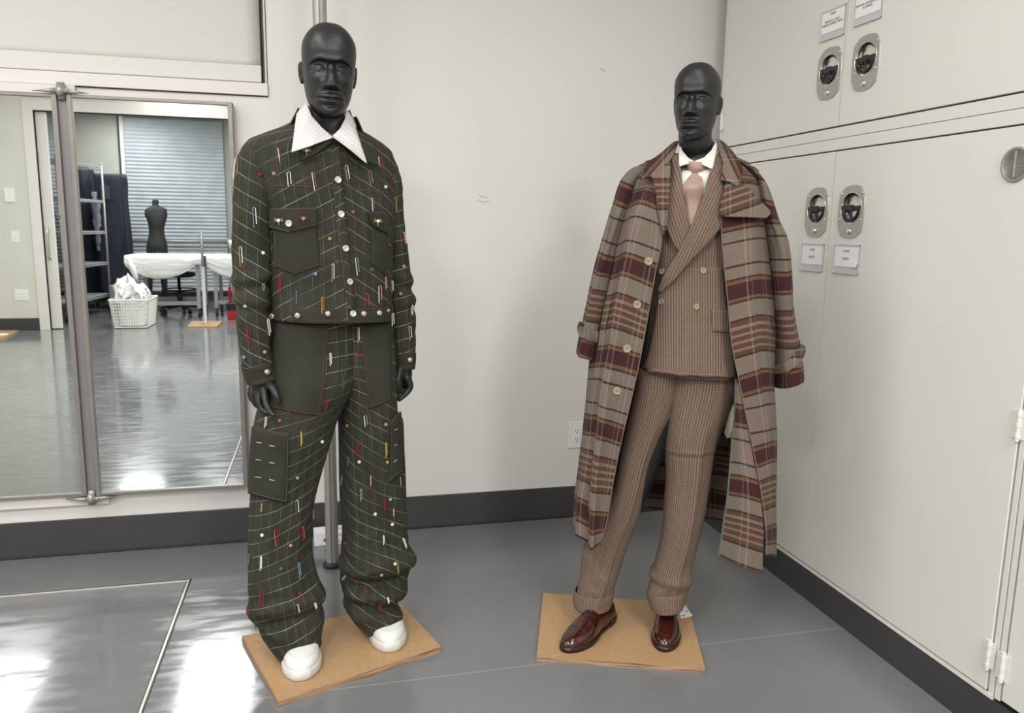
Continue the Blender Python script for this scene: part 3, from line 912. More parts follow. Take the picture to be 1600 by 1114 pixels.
# next cabinet column at the picture edge
nx = empty('storage_cabinet', (XC + .3, .95, 0), 'tall pale metal cabinet cut off at the right picture edge', 'cabinet')
carcass(nx, 1.525, .3, .125, 1.655)
fr = MB(); fr.bx(XC + .002, XC + .024, 1.509, 1.5255, .125, 1.652); fr.bx(XC + .002, XC + .024, .3, 1.525, 1.617, 1.6545); fr.build('face_frame', 'cabinet', nx, bevel=.001)
nd = door_panel(nx, 1.503, .75, .132, 1.612)
nu = empty('storage_cabinet', (XC + .3, .95, 1.66), 'upper pale metal cabinet out past the picture edge on the right', 'cabinet')
carcass(nu, 1.525, .3, 1.665, 2.95); nud = door_panel(nu, 1.503, .75, 1.697, 2.89)
bb = MB(); bb.bx(XC + .001, XC + .03, .3, 3.21, 0, .116); st('baseboard_right', bb, 'base')
hinge(dr, 1.548, .867, .085); hinge(dr, 1.551, .235, .085); hinge(nd, 1.506, .225, .085)
q = onX(1126, 192, XC); hinge(ul, 3.178, q.z, .07)
for d_, px, py in ((ul, 1296, 115), (ur, 1353, 98), (dl, 1276.5, 332), (dr, 1330.5, 331)):
    q = onX(px, py, XC); cut_hole(d_, q.y, q.z); latch(d_, q.y, q.z)
q = onX(1269.5, 402, XC); card(dl, q.y, q.z, ['SHOES', 'BLACK'], [(.0105, .027), (.0105, .002)])
q = onX(1323, 405, XC); card(dr, q.y, q.z, ['SHOES', 'BLACK'], [(.0105, .027), (.0105, .002)], curl=True)
q = onX(1302, 37, XC); card(ul, q.y, q.z, ['SHOES', 'METALLIC, GRAY,\nPURPLE, ANIMAL PRINT'], [(.0105, .034), (.0105, .006)])
q = onX(1357.5, 10, XC); card(ur, q.y, q.z, ['SHOES', 'BROWN, ANTIQUE BGE\n& WHITE'], [(.0105, .034), (.0105, .006)])
# round vent on the lower right door
q = onX(1588, 257, XC); T = FC(q.y, q.z)
b = MB(T); b.lathe([(.044, 0), (.044, .004), (.040, .006), (.037, .003), (.0001, .003)], 36, cap=False); b.build('vent_ring', 'steel', dr, smooth=True)
b = MB(T)
for i in range(17):
    x = -.034 + i * .00425; hgt = 2 * math.sqrt(max(0, .036 ** 2 - x * x))
    b.box((0, x, .0032), (hgt, .0016, .0016))
b.build('vent_louvres', simple('vent_grey', rgb(120, 118, 114), .4, .4), dr)
b = MB(T); b.box((0, 0, .0052), (.006, .066, .004)); b.build('vent_bar', 'steel', dr, bevel=.001)

# fittings round the ceiling troffers and the added fill lamps
for i, (x, y, sx, sy, wt) in enumerate(LAMPS + NEXT_ROOM_FILL):
    r = empty('unseen_ceiling_light', (x, y, ZC - .03), 'unseen recessed rectangular ceiling light fitting above the room', 'light', 'ceiling light fittings')
    f = MB(); f.bx(x - sx / 2 - .02, x + sx / 2 + .02, y - sy / 2 - .02, y - sy / 2, ZC - .03, ZC); f.bx(x - sx / 2 - .02, x + sx / 2 + .02, y + sy / 2, y + sy / 2 + .02, ZC - .03, ZC)
    f.bx(x - sx / 2 - .02, x - sx / 2, y - sy / 2, y + sy / 2, ZC - .03, ZC); f.bx(x + sx / 2, x + sx / 2 + .02, y - sy / 2, y + sy / 2, ZC - .03, ZC)
    f.build('frame', 'white_trim', r)

# marks on the wall
def wallmark(pts, r=.0012):
    b = MB(); b.tube([onY(x, y, YW - .0005) for x, y in pts], r, 5); return b
b = wallmark([(937, 109), (940, 107), (943, 110), (946, 112)]); b.tube([onY(x, y, YW - .0005) for x, y in ((748, 303), (752, 308), (757, 307), (762, 309))], .0007, 4); b.tube([onY(x, y, YW - .0005) for x, y in ((746, 312), (755, 316), (764, 314))], .0007, 4)
b.tube([onY(x, y, YW - .0005) for x, y in ((916, 285), (918, 287))], .001, 4)
o = st('trim_7', b, simple('scuff', rgb(120, 114, 108), .8))
# ------------------------------------------------------------------ what the mirrors show: the far end of this room and the next one
REF = Matrix(((1, 0, 0, 0), (0, -1, 0, 2 * YM), (0, 0, 1, 0), (0, 0, 0, 1)))
def reflect(o):
    me = o.data; me.transform(REF); me.flip_normals(); return o
def fY(px, py, Y): return onY(px, py, Y)

q = V(15, 305, 10.56); wallplate(q.x, YO, q.z, -1, label='small white thermostat box on the far wall, seen in the left mirror', cat='thermostat', wd=.115, ht=.17)
q = V(24, 370, 10.56); wallplate(q.x, YO, q.z, -1, label='white light switch with three keys on the far wall, seen in the left mirror', cat='switch', wd=.09, ht=.14)
q = V(34, 461, 10.56); wallplate(q.x, YO, q.z, -1, label='double power outlet near the black base on the far wall, seen in the left mirror', cat='outlet', wd=.155, ht=.135)
# sliding door leaf
a, c = fY(82, 512, 10.64).x, fY(98, 512, 10.64).x
dr2 = MB(REF); dr2.bx(a, c, 10.62, 10.665, 0.012, 2.60)
d1 = dr2.build('door_1', 'white_trim', None, bevel=.003); d1['kind'] = 'structure'
hx = a + .05; hz = fY(80, 380, 10.6).z
b = MB(REF); b.tube([(hx, 10.62, hz + .19), (hx, 10.57, hz + .18), (hx, 10.56, hz + .15), (hx, 10.56, hz - .15), (hx, 10.57, hz - .18), (hx, 10.62, hz - .19)], .011, 10)
b.build('door_handle', 'chrome', d1, smooth=True)
st('pocket_shade_strip', MB(REF).bx(OX0, a - .02, 10.60, 10.68, 0, OZ), simple('pocket_shadow', rgb(120, 116, 106), .7))  # solid strip; the shade of the door pocket is put into its colour

# pleated blinds on the far wall
YVB = 2 * YM - YB
def blind(px0, px1, z0, z1, label, d=0.06):
    x0, x1 = fY(px0, 330, YVB - d).x, fY(px1, 330, YVB - d).x
    r = empty('pleated_blind', ((x0 + x1) / 2, 2 * YM - YVB + d, z0), label, 'window blind')
    n = int((z1 - z0) / .03); G = []
    for i in range(n + 1):
        z = z0 + (z1 - z0) * i / n; y = YVB - d + (.007 if i % 2 else -.007)
        G.append([REF @ Vector((x0, y, z)), REF @ Vector(((x0 + x1) / 2, y, z)), REF @ Vector((x1, y, z))])
    me, _ = grid_mesh('pleated_fabric', G); me.flip_normals(); link_mesh('pleated_fabric', me, 'blind', r, smooth=False)
    MB(REF).bx(x0, x1, YVB - d - .025, YVB - d + .025, z0 - .03, z0).build('bottom_rail', 'white_trim', r)
    b = MB(REF); b.bx(x0 - .07, x0 - .01, YVB - .03, YVB, 0.1, ZC); b.build('side_frame', 'white_trim', r)
    return r
blind(201, 353, .22, 2.98, 'wide pale blue pleated blind behind the headless dress form, seen in the mirror')
blind(58, 121, .22, 2.98, 'narrow pale blue pleated blind left of the grey wall, above the wire shelving')
st('trim_9', MB(REF).bx(fY(190, 300, YVB).x, fY(193, 300, YVB).x, YVB - .03, YVB, 0, ZC), 'cab_dark')
st('baseboard_far', MB(REF).bx(XL, 3.1, YVB - .01, YVB, 0, .15), 'base')
gr = empty('window_rail', (fY(280, 377, 14.0).x, 2 * YM - 14.0, fY(280, 377, 14.0).z), 'thin grey guard rail crossing the wide blind behind the dress form', 'rail')
b = MB(REF); zr = fY(280, 377, 14.0).z; b.tube([(fY(203, 377, 14).x, 14.0, zr), (fY(362, 377, 14).x, 14.0, zr)], .02, 8); b.build('rail_bar', 'table_metal', gr, smooth=True)
for px in (203, 361):
    b = MB(REF); b.tube([(fY(px, 377, 14).x, 14.0, 0), (fY(px, 377, 14).x, 14.0, zr)], .018, 8); b.build('rail_post', 'table_metal', gr)

# wire shelving on casters
A = onZ(106.5, 505); Bp = Vector((fY(168, 400, 12.7).x, 12.7, 0)); ax = (Bp - A); ax.z = 0; L_ = ax.length; ax.normalize(); bx_ = Vector((-ax.y, ax.x, 0))
if bx_.x > 0: bx_ = -bx_
rk = empty('wire_shelving', tuple(REF @ A), 'tall chrome wire shelving unit on casters with grey shelves, seen in the mirror', 'shelving')
zt = fY(87, 246, A.y).z
for k in range(4):
    p = A + (ax * L_ if k in (1, 2) else Vector()) + (bx_ * .5 if k > 1 else Vector())
    b = MB(REF); b.tube([(p.x, p.y, .12), (p.x, p.y, zt + .03)], .0145, 10); b.lathe([(.018, 0), (.018, .02)], 10, Matrix.Translation((p.x, p.y, zt + .02))); b.build('post', 'alu', rk, smooth=True)
    b = MB(REF); b.tube([Vector((p.x, p.y, .065)) + bx_ * .014, Vector((p.x, p.y, .065)) - bx_ * .014], .06, 20); b.build('caster', 'black_rubber', rk, smooth=False)
for z in (zt - .02, fY(84, 308, A.y).z, fY(90, 363, A.y).z, fY(96, 418, A.y).z, fY(102, 474, A.y).z):
    b = MB(REF); P0, P1, P2, P3 = A, A + ax * L_, A + ax * L_ + bx_ * .5, A + bx_ * .5
    for u, v in ((P0, P1), (P1, P2), (P2, P3), (P3, P0)):
        for dz in (0, -.03): b.tube([Vector((u.x, u.y, z + dz)), Vector((v.x, v.y, z + dz))], .005, 6)
        nseg = int((v - u).length / .04)
        for i in range(nseg):
            s0 = u.lerp(v, i / nseg); s1 = u.lerp(v, (i + .5) / nseg); s2 = u.lerp(v, (i + 1) / nseg)
            b.tube([(s0.x, s0.y, z), (s1.x, s1.y, z - .03), (s2.x, s2.y, z)], .0025, 4)
    for i in range(1, 36):
        s0 = P0.lerp(P1, i / 36); s1 = P3.lerp(P2, i / 36); b.tube([(s0.x, s0.y, z), (s1.x, s1.y, z)], .0025, 4)
    b.build('wire_shelf', 'alu', rk)
    b = MB(REF)
    if z < zt - .1:
        vs = [Vector((p.x, p.y, z + .005)) for p in (P0, P1, P2, P3)]; vs += [v + Vector((0, 0, .003)) for v in vs]
        b.add(vs, [(0, 1, 2, 3), (4, 7, 6, 5), (0, 4, 5, 1), (1, 5, 6, 2), (2, 6, 7, 3), (3, 7, 4, 0)]); b.build('shelf_liner', simple('liner', rgb(150, 152, 156), .5), rk)
# navy covered garment racks
def cover(x0, x1, y0, y1, z0, z1, seed):
    G = []; n = 80
    zs = list(np.linspace(z0, z1 - .05, 34)) + [z1 - .02, z1 - .004, z1]
    for i, z in enumerate(zs):
        sh = 0 if z < z1 - .05 else (z - (z1 - .05)) / .05
        g = []
        for k in range(n + 1):
            t = 2 * PI * k / n; c_, s_ = math.cos(t), math.sin(t); e = 2 / 7
            ux = math.copysign(abs(c_) ** e, c_); uy = math.copysign(abs(s_) ** e, s_)
            sc = 1 - .10 * sh ** 2 - (.9 if i == len(zs) - 1 else 0)
            px = (x0 + x1) / 2 + (x1 - x0) / 2 * ux * sc; py = (y0 + y1) / 2 + (y1 - y0) / 2 * uy * sc
            r = noise.fractal(Vector((px * 6 + seed, py * 6, z * 1.1)), 1, 2, 4) * .035
            dz = noise.fractal(Vector((px * 3 + seed, py * 3, 5)), 1, 2, 2) * .06 if z > z1 - .4 else 0
            g.append(REF @ Vector((px + ux * r, py + uy * r, z + dz)))
        G.append(g)
    return grid_mesh('cover', G)[0]
for x0, x1, y0, y1, z1, lb, sd in ((fY(96, 300, 13.3).x, fY(143, 300, 13.3).x, 13.15, 13.6, fY(140, 263, 13.3).z, 'navy fabric covered garment rack behind the left of the wire shelving', 1.0),
                                   (fY(150, 300, 13.1).x, fY(194, 300, 13.1).x, 12.95, 13.5, fY(170, 272, 13.1).z, 'navy fabric covered garment rack beside the grey wall, right of the shelving', 4.0)):
    r = empty('garment_rack', tuple(REF @ Vector(((x0 + x1) / 2, y0 + .25, 0))), lb, 'garment rack')
    me = cover(x0, x1, y0, y1, .16, z1, sd); me.flip_normals(); link_mesh('fabric_cover', me, 'navy', r)
    b = MB(REF)
    for xx in (x0 + .08, x1 - .08): b.bx(xx - .02, xx + .02, y0 + .05, y1 - .05, .07, .11); b.tube([(xx, y0 + .25, .1), (xx, y0 + .25, z1 - .1)], .014, 8)
    b.bx(x0 + .08, x1 - .08, y0 + .23, y0 + .27, .08, .11); b.build('rack_frame', 'alu', r)
    for xx in (x0 + .08, x1 - .08):
        for yy in (y0 + .08, y1 - .08):
            b = MB(REF); b.lathe([(.035, -.012), (.035, .012)], 14, Matrix.Translation((xx, yy, .035)) @ Matrix.Rotation(PI / 2, 4, 'Y')); b.build('caster', 'black_rubber', r)
    zz = z1 - .38
    b = MB(REF); b.bx(x0 + .10, x1 - .16, y0 - .035, y0 - .02, zz, zz + .20); b.build('clear_window', 'navy_sheen', r, bevel=.01)
# plastic hanger cover dangling in front of the racks
hg = empty('plastic_bag', tuple(REF @ fY(149, 330, 12.9)), 'crumpled clear plastic bag hanging from the wire shelving in front of navy covers', 'bag')
G = []
for i in range(40):
    py = 300 + 92 * i / 39; wv = [4, 6.5, 5, 5.5, 3.5, 3, 1.2][min(6, int(i / 5.8))]
    g = []
    for k in range(17):
        t = 2 * PI * k / 16; p = fY(149 + .06 * (py - 300) - (2 if i < 8 else 0) + wv * math.cos(t), py, 12.86)
        n_ = noise.noise(Vector((t * 2, py * .12, 3))) * .02
        g.append(REF @ (p + Vector((n_, .03 * math.sin(t) + n_, 0))))
    G.append(g)
me, _ = grid_mesh('bag_film', G); me.flip_normals()
t_ = NT('clear_film'); t_.set(Base_Color=rgb(150, 156, 165), Roughness=.2, Alpha=.55); solid(link_mesh('bag_film', me, t_.m, hg), .001)
# tilted grey tray on the shelving
p0 = fY(97, 345, 11.3); tr = MB(REF @ Matrix.Translation(p0) @ Matrix.Rotation(.6, 4, 'Y')); tr.box((0, 0, .05), (.22, .2, .02)); tr.box((-.1, 0, .0), (.012, .2, .12)); 
tag(tr.build('plastic_tray', 'grey_box', None), 'grey tray leaning on the second shelf of the wire unit, left of the mirror post', 'tray')

# headless black dress form
TB = Body(fY(245, 330, 13.0).x, 13.0, 0.0)
tf = empty('dress_form', tuple(REF @ Vector((TB.c.x, 13.0, 0))), 'headless black full body dress form standing behind the sheet covered table, seen in the mirror', 'mannequin')
rows = [(312, 239, 312, 247, .045, 2, 0), (314, 237.5, 314, 248, .055, 2, 0), (320, 238, 320, 247.5, .055, 2, 0), (323, 234, 323, 252, .07, 2, 0), (327, 227, 327, 260.5, .09, 2.2, 0), (335, 226, 335, 261.5, .11, 2.3, 0), (342, 229, 341, 260.5, .12, 2.3, 0), (349, 231.5, 348, 258.5, .12, 2.2, 0),
        (361, 233, 361, 256.5, .10, 2.1, 0), (372, 231.5, 372, 258.5, .11, 2.1, 0), (384, 229, 384, 261.5, .13, 2.2, 0), (394, 229, 394, 262, .12, 2.3, 0)]
o, _ = loft('torso', TB, rows, 'torso', tf, nt=40, nz=50, thick=0); reflect(o)
for l, r2, s_ in ((229.5, 244.5, -1), (246.5, 262, 1)):
    rows = [(388, l, 388, r2, .09, 2, 0), (410, l + 1 + s_, 410, r2 - 1 + s_, .075, 2, 0), (432, l + 1.5 + s_ * 2.5, 432, r2 - 3 + s_ * 2.5, .06, 2, 0), (455, l + 4 + s_ * 3, 455, r2 - 3.5 + s_ * 3, .055, 2, 0), (470, l + 5 + s_ * 3, 470, r2 - 5 + s_ * 3, .035, 2, 0), (476, l + 4.5 + s_ * 3, 476, r2 - 4.5 + s_ * 3, .09, 2, .04)]
    o, _ = loft('leg', TB, rows, 'torso', tf, nt=24, nz=30, thick=0); reflect(o)

# sheet covered tables
def table(pxl, pxr, yf, yb, label, sheet_label, seed, leglbl=None):
    zt_ = .86
    x0, x1 = fY(pxl, 396, yf).x, fY(pxr, 396, yf).x
    r = empty('work_table', tuple(REF @ Vector(((x0 + x1) / 2, (yf + yb) / 2, 0))), label, 'table')
    MB(REF).bx(x0 + .03, x1 - .03, yf + .03, yb - .03, zt_ - .04, zt_).build('tabletop', 'white_trim', r)
    for xx in (x0 + .10, x1 - .10):
        for yy in (yf + .08, yb - .08):
            MB(REF).bx(xx - .025, xx + .025, yy - .025, yy + .025, .12, zt_ - .04).build('leg', 'table_metal', r)
            b = MB(REF); b.lathe([(.05, -.015), (.05, .015)], 18, Matrix.Translation((xx, yy, .05)) @ Matrix.Rotation(PI / 2, 4, 'Y')); b.lathe([(.02, -.02), (.02, .02)], 12, Matrix.Translation((xx, yy, .05)) @ Matrix.Rotation(PI / 2, 4, 'Y'))
            b.build('caster', 'black_rubber', r)
    b = MB(REF); b.bx(x0 + .1, x1 - .1, yf + .065, yf + .095, .17, .225); b.bx(x0 + .1, x1 - .1, yb - .095, yb - .065, .17, .225); b.build('crossbar', 'table_metal', r)
    # sheet: tied at the corners, sagging between them
    G = []; n = 60
    prof = [(yb + .01, zt_ - .1, 0), (yb + .008, zt_ - .02, 0), (yb - .01, zt_ + .009, 0), ((yf + yb) / 2, zt_ + .008, 0), (yf + .02, zt_ + .007, 0)]
    for (y, z, s_) in prof:
        G.append([REF @ Vector((x0 + (x1 - x0) * j / n, y, z + noise.noise(Vector((j * .3, y * 3, seed))) * .006)) for j in range(n + 1)])
    for i in range(1, 15):
        g = []
        for j in range(n + 1):
            t = j / n; sag = .12 + .20 * (math.sin(PI * min(1, t * 1.15)) ** .7 if t * 1.15 < 1 else 0)
            f = i / 14; z = zt_ + .007 - sag * f
            wr = .022 * math.sin(10 * f * (1 - .5 * abs(t - .5)) + 6 * noise.noise(Vector((t * 3, f * 2, seed)))) * f
            g.append(REF @ Vector((x0 + (x1 - x0) * t, yf - .012 - .02 * math.sin(PI * f) - abs(wr), z)))
        G.append(g)
    me, _ = grid_mesh('bed_sheet', G); me.flip_normals()
    o = link_mesh('bed_sheet', me, 'white_cloth', None); solid(o, .003, 1); tag(o, sheet_label, 'sheet')
    b = MB(REF); 
    return x0, x1
x0, x1 = table(194, 318, 11.75, 12.6, 'pale metal work table on casters in front of the headless dress form', 'white cotton sheet draped over the table in front of the headless dress form', 1.0)
b = MB(REF); p = Vector((x0 + .07, 11.72, .80)); b.tube([p, p + Vector((.03, -.02, -.10)), p + Vector((.07, -.03, -.22)), p + Vector((.09, -.02, -.30))], [.03, .045, .035, .006], 10)
b.build('knotted_corner', 'white_cloth', bpy.data.objects['bed_sheet'], smooth=True)
table(322, 420, 11.85, 12.6, 'pale metal work table on casters partly hidden by the green jacket sleeve', 'white cotton sheet over the right table beside the metal stand pole', 5.0)
# drafting stool
s0 = fY(279, 428, 12.35); sx, sy = s0.x, 12.35; zs_ = s0.z
sl = empty('drafting_stool', tuple(REF @ Vector((sx, sy, 0))), 'black drafting stool with foot ring under the sheet covered table', 'stool')
T = REF @ Matrix.Translation((sx, sy, 0))
b = MB(T); b.lathe([(.02, zs_ - .05), (.2, zs_ - .045), (.235, zs_ - .02), (.235, zs_ + .01), (.2, zs_ + .03), (.01, zs_ + .035)], 28); b.build('seat', 'black_rubber', sl, smooth=True)
b = MB(T); b.lathe([(.035, .1), (.035, .3), (.022, .31), (.022, zs_ - .05)], 16); b.build('column', 'black_plastic', sl, smooth=True)
b = MB(T); zz = fY(279, 452, 12.35).z; b.tube([(.24 * math.cos(a), .24 * math.sin(a), zz) for a in np.linspace(0, 2 * PI, 33)[:-1]], .011, 8, closed=True)
for k in range(4): b.tube([(0, 0, zz - .04), (.24 * math.cos(k * PI / 2), .24 * math.sin(k * PI / 2), zz)], .007, 6)
b.build('foot_ring', 'black_plastic', sl, smooth=True)
for k in range(5):
    a = k * 2 * PI / 5 + .3; b = MB(T); b.tube([(0, 0, .12), (.29 * math.cos(a), .29 * math.sin(a), .075)], [.024, .014], 8); b.ball((.29 * math.cos(a), .29 * math.sin(a), .034), .033, 12, 8); b.build('base_arm', 'black_plastic', sl, smooth=True)
# grey step box
p0 = fY(150, 445, 12.6)
b = MB(REF @ Matrix.Translation((0, 0, 0))); xs0, xs1 = fY(170, 445, 12.45).x, fY(207, 445, 12.45).x; b.bx(xs0, xs1, 12.45, 12.85, 0.0, fY(160, 446, 12.45).z)
tag(b.build('low_cabinet', 'grey_box', None, bevel=.006), 'low grey box on the floor between the wire shelving and the covered table', 'box')
# basket with wrap
f0, f1 = onZ(179, 513.5), onZ(231, 512.5); zt_ = .36
bk = empty('laundry_basket', tuple(REF @ ((f0 + f1) / 2)), 'white lattice basket on the floor filled with translucent wrap, seen in the mirror', 'basket')
dx, dy = .022, .022; yb_ = f0.y + .50
def bp(u, v, z):
    e = z / zt_ * .035
    xa, xb = f0.x - e, f1.x + e; ya, yb2 = f0.y - e, yb_ + e
    return Vector((xa + (xb - xa) * u, ya + (yb2 - ya) * v, z))
b = MB(REF)
for z in np.linspace(.012, zt_ - .03, 9): b.tube([bp(0, 0, z), bp(1, 0, z), bp(1, 1, z), bp(0, 1, z)], .004, 4, closed=True)
for i in range(15):
    u = i / 14
    for v in (0, 1): b.tube([bp(u, v, .01), bp(u, v, zt_)], .004, 4)
for i in range(15):
    v = i / 14
    for u in (0, 1): b.tube([bp(u, v, .01), bp(u, v, zt_)], .004, 4)
b.build('lattice_side', 'white_plastic', bk)
b = MB(REF); b.tube([bp(0, 0, zt_), bp(1, 0, zt_), bp(1, 1, zt_), bp(0, 1, zt_)], .013, 8, closed=True); b.build('rim', 'white_plastic', bk)
b = MB(REF); vs = [bp(u, v, .01) for u, v in ((0, 0), (1, 0), (1, 1), (0, 1))]; vs += [v + Vector((0, 0, .006)) for v in vs]; b.add(vs, [(3, 2, 1, 0), (4, 5, 6, 7), (0, 1, 5, 4), (1, 2, 6, 5), (2, 3, 7, 6), (3, 0, 4, 7)]); b.build('bottom', 'white_plastic', bk)
G = []
for i in range(46):
    f = i / 45; z = .03 + (zt_ + .26 - .03) * f; g = []
    for k in range(73):
        t = 2 * PI * k / 72
        sc = .84 if z < zt_ else .84 + .35 * math.sin(PI * min(1, (z - zt_) / .26)) - 1.15 * max(0, (z - zt_) / .26) ** 1.6
        sc = max(sc, .02)
        c0 = (bp(.5, .5, z)); w2, h2 = (f1.x - f0.x) / 2, .25
        n_ = 1 + .50 * noise.fractal(Vector((math.cos(t) * 2, math.sin(t) * 2, z * 9)), 1, 2, 4) * (1 if z > zt_ + .01 else .05)
        sh = -.05 * max(0, (z - zt_) / .2) 
        e = .6; ux = math.copysign(abs(math.cos(t)) ** e, math.cos(t)); uy = math.copysign(abs(math.sin(t)) ** e, math.sin(t))
        g.append(REF @ Vector((c0.x + sh + w2 * ux * sc * n_, c0.y + h2 * uy * sc * n_, z + .11 * noise.fractal(Vector((t * 2.5, z * 9, 2)), 1, 2, 3) * (1 if z > zt_ else 0))))
    G.append(g)
me, _ = grid_mesh('packing_wrap', G); me.flip_normals(); o = link_mesh('packing_wrap', me, 'plastic_wrap', None); tag(o, 'crumpled translucent white wrap heaped inside the white lattice basket', 'wrapping', kind='stuff')
# mannequin stand post on a board
p0, p1, p2, p3 = onZ(293, 512), onZ(339, 512), onZ(348, 503.6), onZ(300, 503.6)
sb = empty('mannequin_stand', tuple(REF @ ((p0 + p2) / 2)), 'bare metal pole stand on a small tan board, seen in the mirror before the tables', 'stand')
b = MB(REF); vs = [Vector((p.x, p.y, 0)) for p in (p0, p1, p2, p3)] + [Vector((p.x, p.y, .018)) for p in (p0, p1, p2, p3)]
b.add(vs, [(3, 2, 1, 0), (4, 5, 6, 7), (0, 1, 5, 4), (1, 2, 6, 5), (2, 3, 7, 6), (3, 0, 4, 7)]); b.build('base_board', 'board', sb)
pp = (p0 + p2) / 2; pz = fY(316, 360, pp.y).z
b = MB(REF @ Matrix.Translation((pp.x, pp.y, 0))); b.lathe([(.05, .018), (.05, .024), (.024, .03), (.024, pz * .62)], 16); b.build('lower_tube', 'table_metal', sb, smooth=True)
b = MB(REF @ Matrix.Translation((pp.x, pp.y, 0))); b.lathe([(.017, pz * .6), (.017, pz), (.002, pz + .01)], 14); b.build('upper_tube', 'alu', sb, smooth=True)
b = MB(REF @ Matrix.Translation((pp.x, pp.y, 0)))
for k in range(9): b.ball((0, -.0165, pz - .05 - k * .07), .006, 8, 5)
b.build('pin_holes', 'black_plastic', sb)
# tan board at the mirror's left edge
b = MB(REF); pts = [onZ(-26, 533), onZ(8, 529), onZ(29, 518), onZ(-4, 518)]
vs = [Vector((p.x, p.y, 0)) for p in pts] + [Vector((p.x, p.y, .018)) for p in pts]
b.add(vs, [(3, 2, 1, 0), (4, 5, 6, 7), (0, 1, 5, 4), (1, 2, 6, 5), (2, 3, 7, 6), (3, 0, 4, 7)])
r = empty('display_base', tuple(REF @ ((pts[0] + pts[2]) / 2)), 'tan board with a white disc at the left edge of the mirror view', 'board')
b.build('base_board', 'board', r); c_ = (pts[0] + pts[2]) / 2
b = MB(REF @ Matrix.Translation((c_.x, c_.y, 0))); b.lathe([(.07, .018), (.07, .023), (.02, .03)], 20); b.build('socket_disc', 'white_plastic', r, smooth=True)
# red hand truck piece
q0 = fY(356, 498, 11.5); b = MB(REF); b.bx(q0.x, q0.x + .16, 11.45, 11.75, .0, .13); b.bx(q0.x + .01, q0.x + .04, 11.6, 11.66, .1, .45)
r = empty('tool_case', tuple(REF @ Vector((q0.x + .08, 11.6, 0))), 'red and black case on the floor just left of the green sleeve', 'case')
b.build('case_body', 'red', r, bevel=.01); b = MB(REF); b.bx(q0.x - .01, q0.x + .17, 11.44, 11.76, .13, .23); b.build('case_lid', 'black_plastic', r, bevel=.01)
# white dome with tan rim on the table
q0 = fY(361, 378, 12.3); T = REF @ Matrix.Translation((q0.x, 12.3, .895)) @ Matrix.Rotation(-.0, 4, 'Z')
r = empty('brimmed_hat', tuple(REF @ Vector((q0.x, 12.3, .868))), 'white rounded object with a tan rim on the covered table by the green sleeve', 'hat')
Tt = T @ Matrix.Translation((0, 0, .1)) @ Matrix.Rotation(1.2, 4, 'Y')
b = MB(Tt); b.lathe([(.001, .09), (.05, .08), (.085, .04), (.095, 0)], 28, cap=False); b.build('crown', 'white_plastic', r, smooth=True)
b = MB(Tt); b.tube([(.1 * math.cos(a), .1 * math.sin(a), 0) for a in np.linspace(0, 2 * PI, 33)[:-1]], .012, 8, closed=True); b.build('rim', simple('tan_rim', rgb(176, 156, 120), .6), r, smooth=True)
# ------------------------------------------------------------------ mannequin anatomy
def remesh(meshes, vox, smooth_it=4):
    """weld overlapping closed shells into one continuous skin."""
    vs = []; fs = []
    for me in meshes:
        n = len(vs); vs += [tuple(v.co) for v in me.vertices]; fs += [tuple(i + n for i in p.vertices) for p in me.polygons]
    me = bpy.data.meshes.new('skin'); me.from_pydata(vs, [], fs); me.update()
    o = bpy.data.objects.new('skin', me); COL.objects.link(o)
    r = o.modifiers.new('r', 'REMESH'); r.mode = 'VOXEL'; r.voxel_size = vox
    if smooth_it:
        s_ = o.modifiers.new('s', 'SMOOTH'); s_.iterations = smooth_it; s_.factor = .5
    dg = bpy.context.evaluated_depsgraph_get(); out = bpy.data.meshes.new_from_object(o.evaluated_get(dg))
    bpy.data.objects.remove(o)
    return out

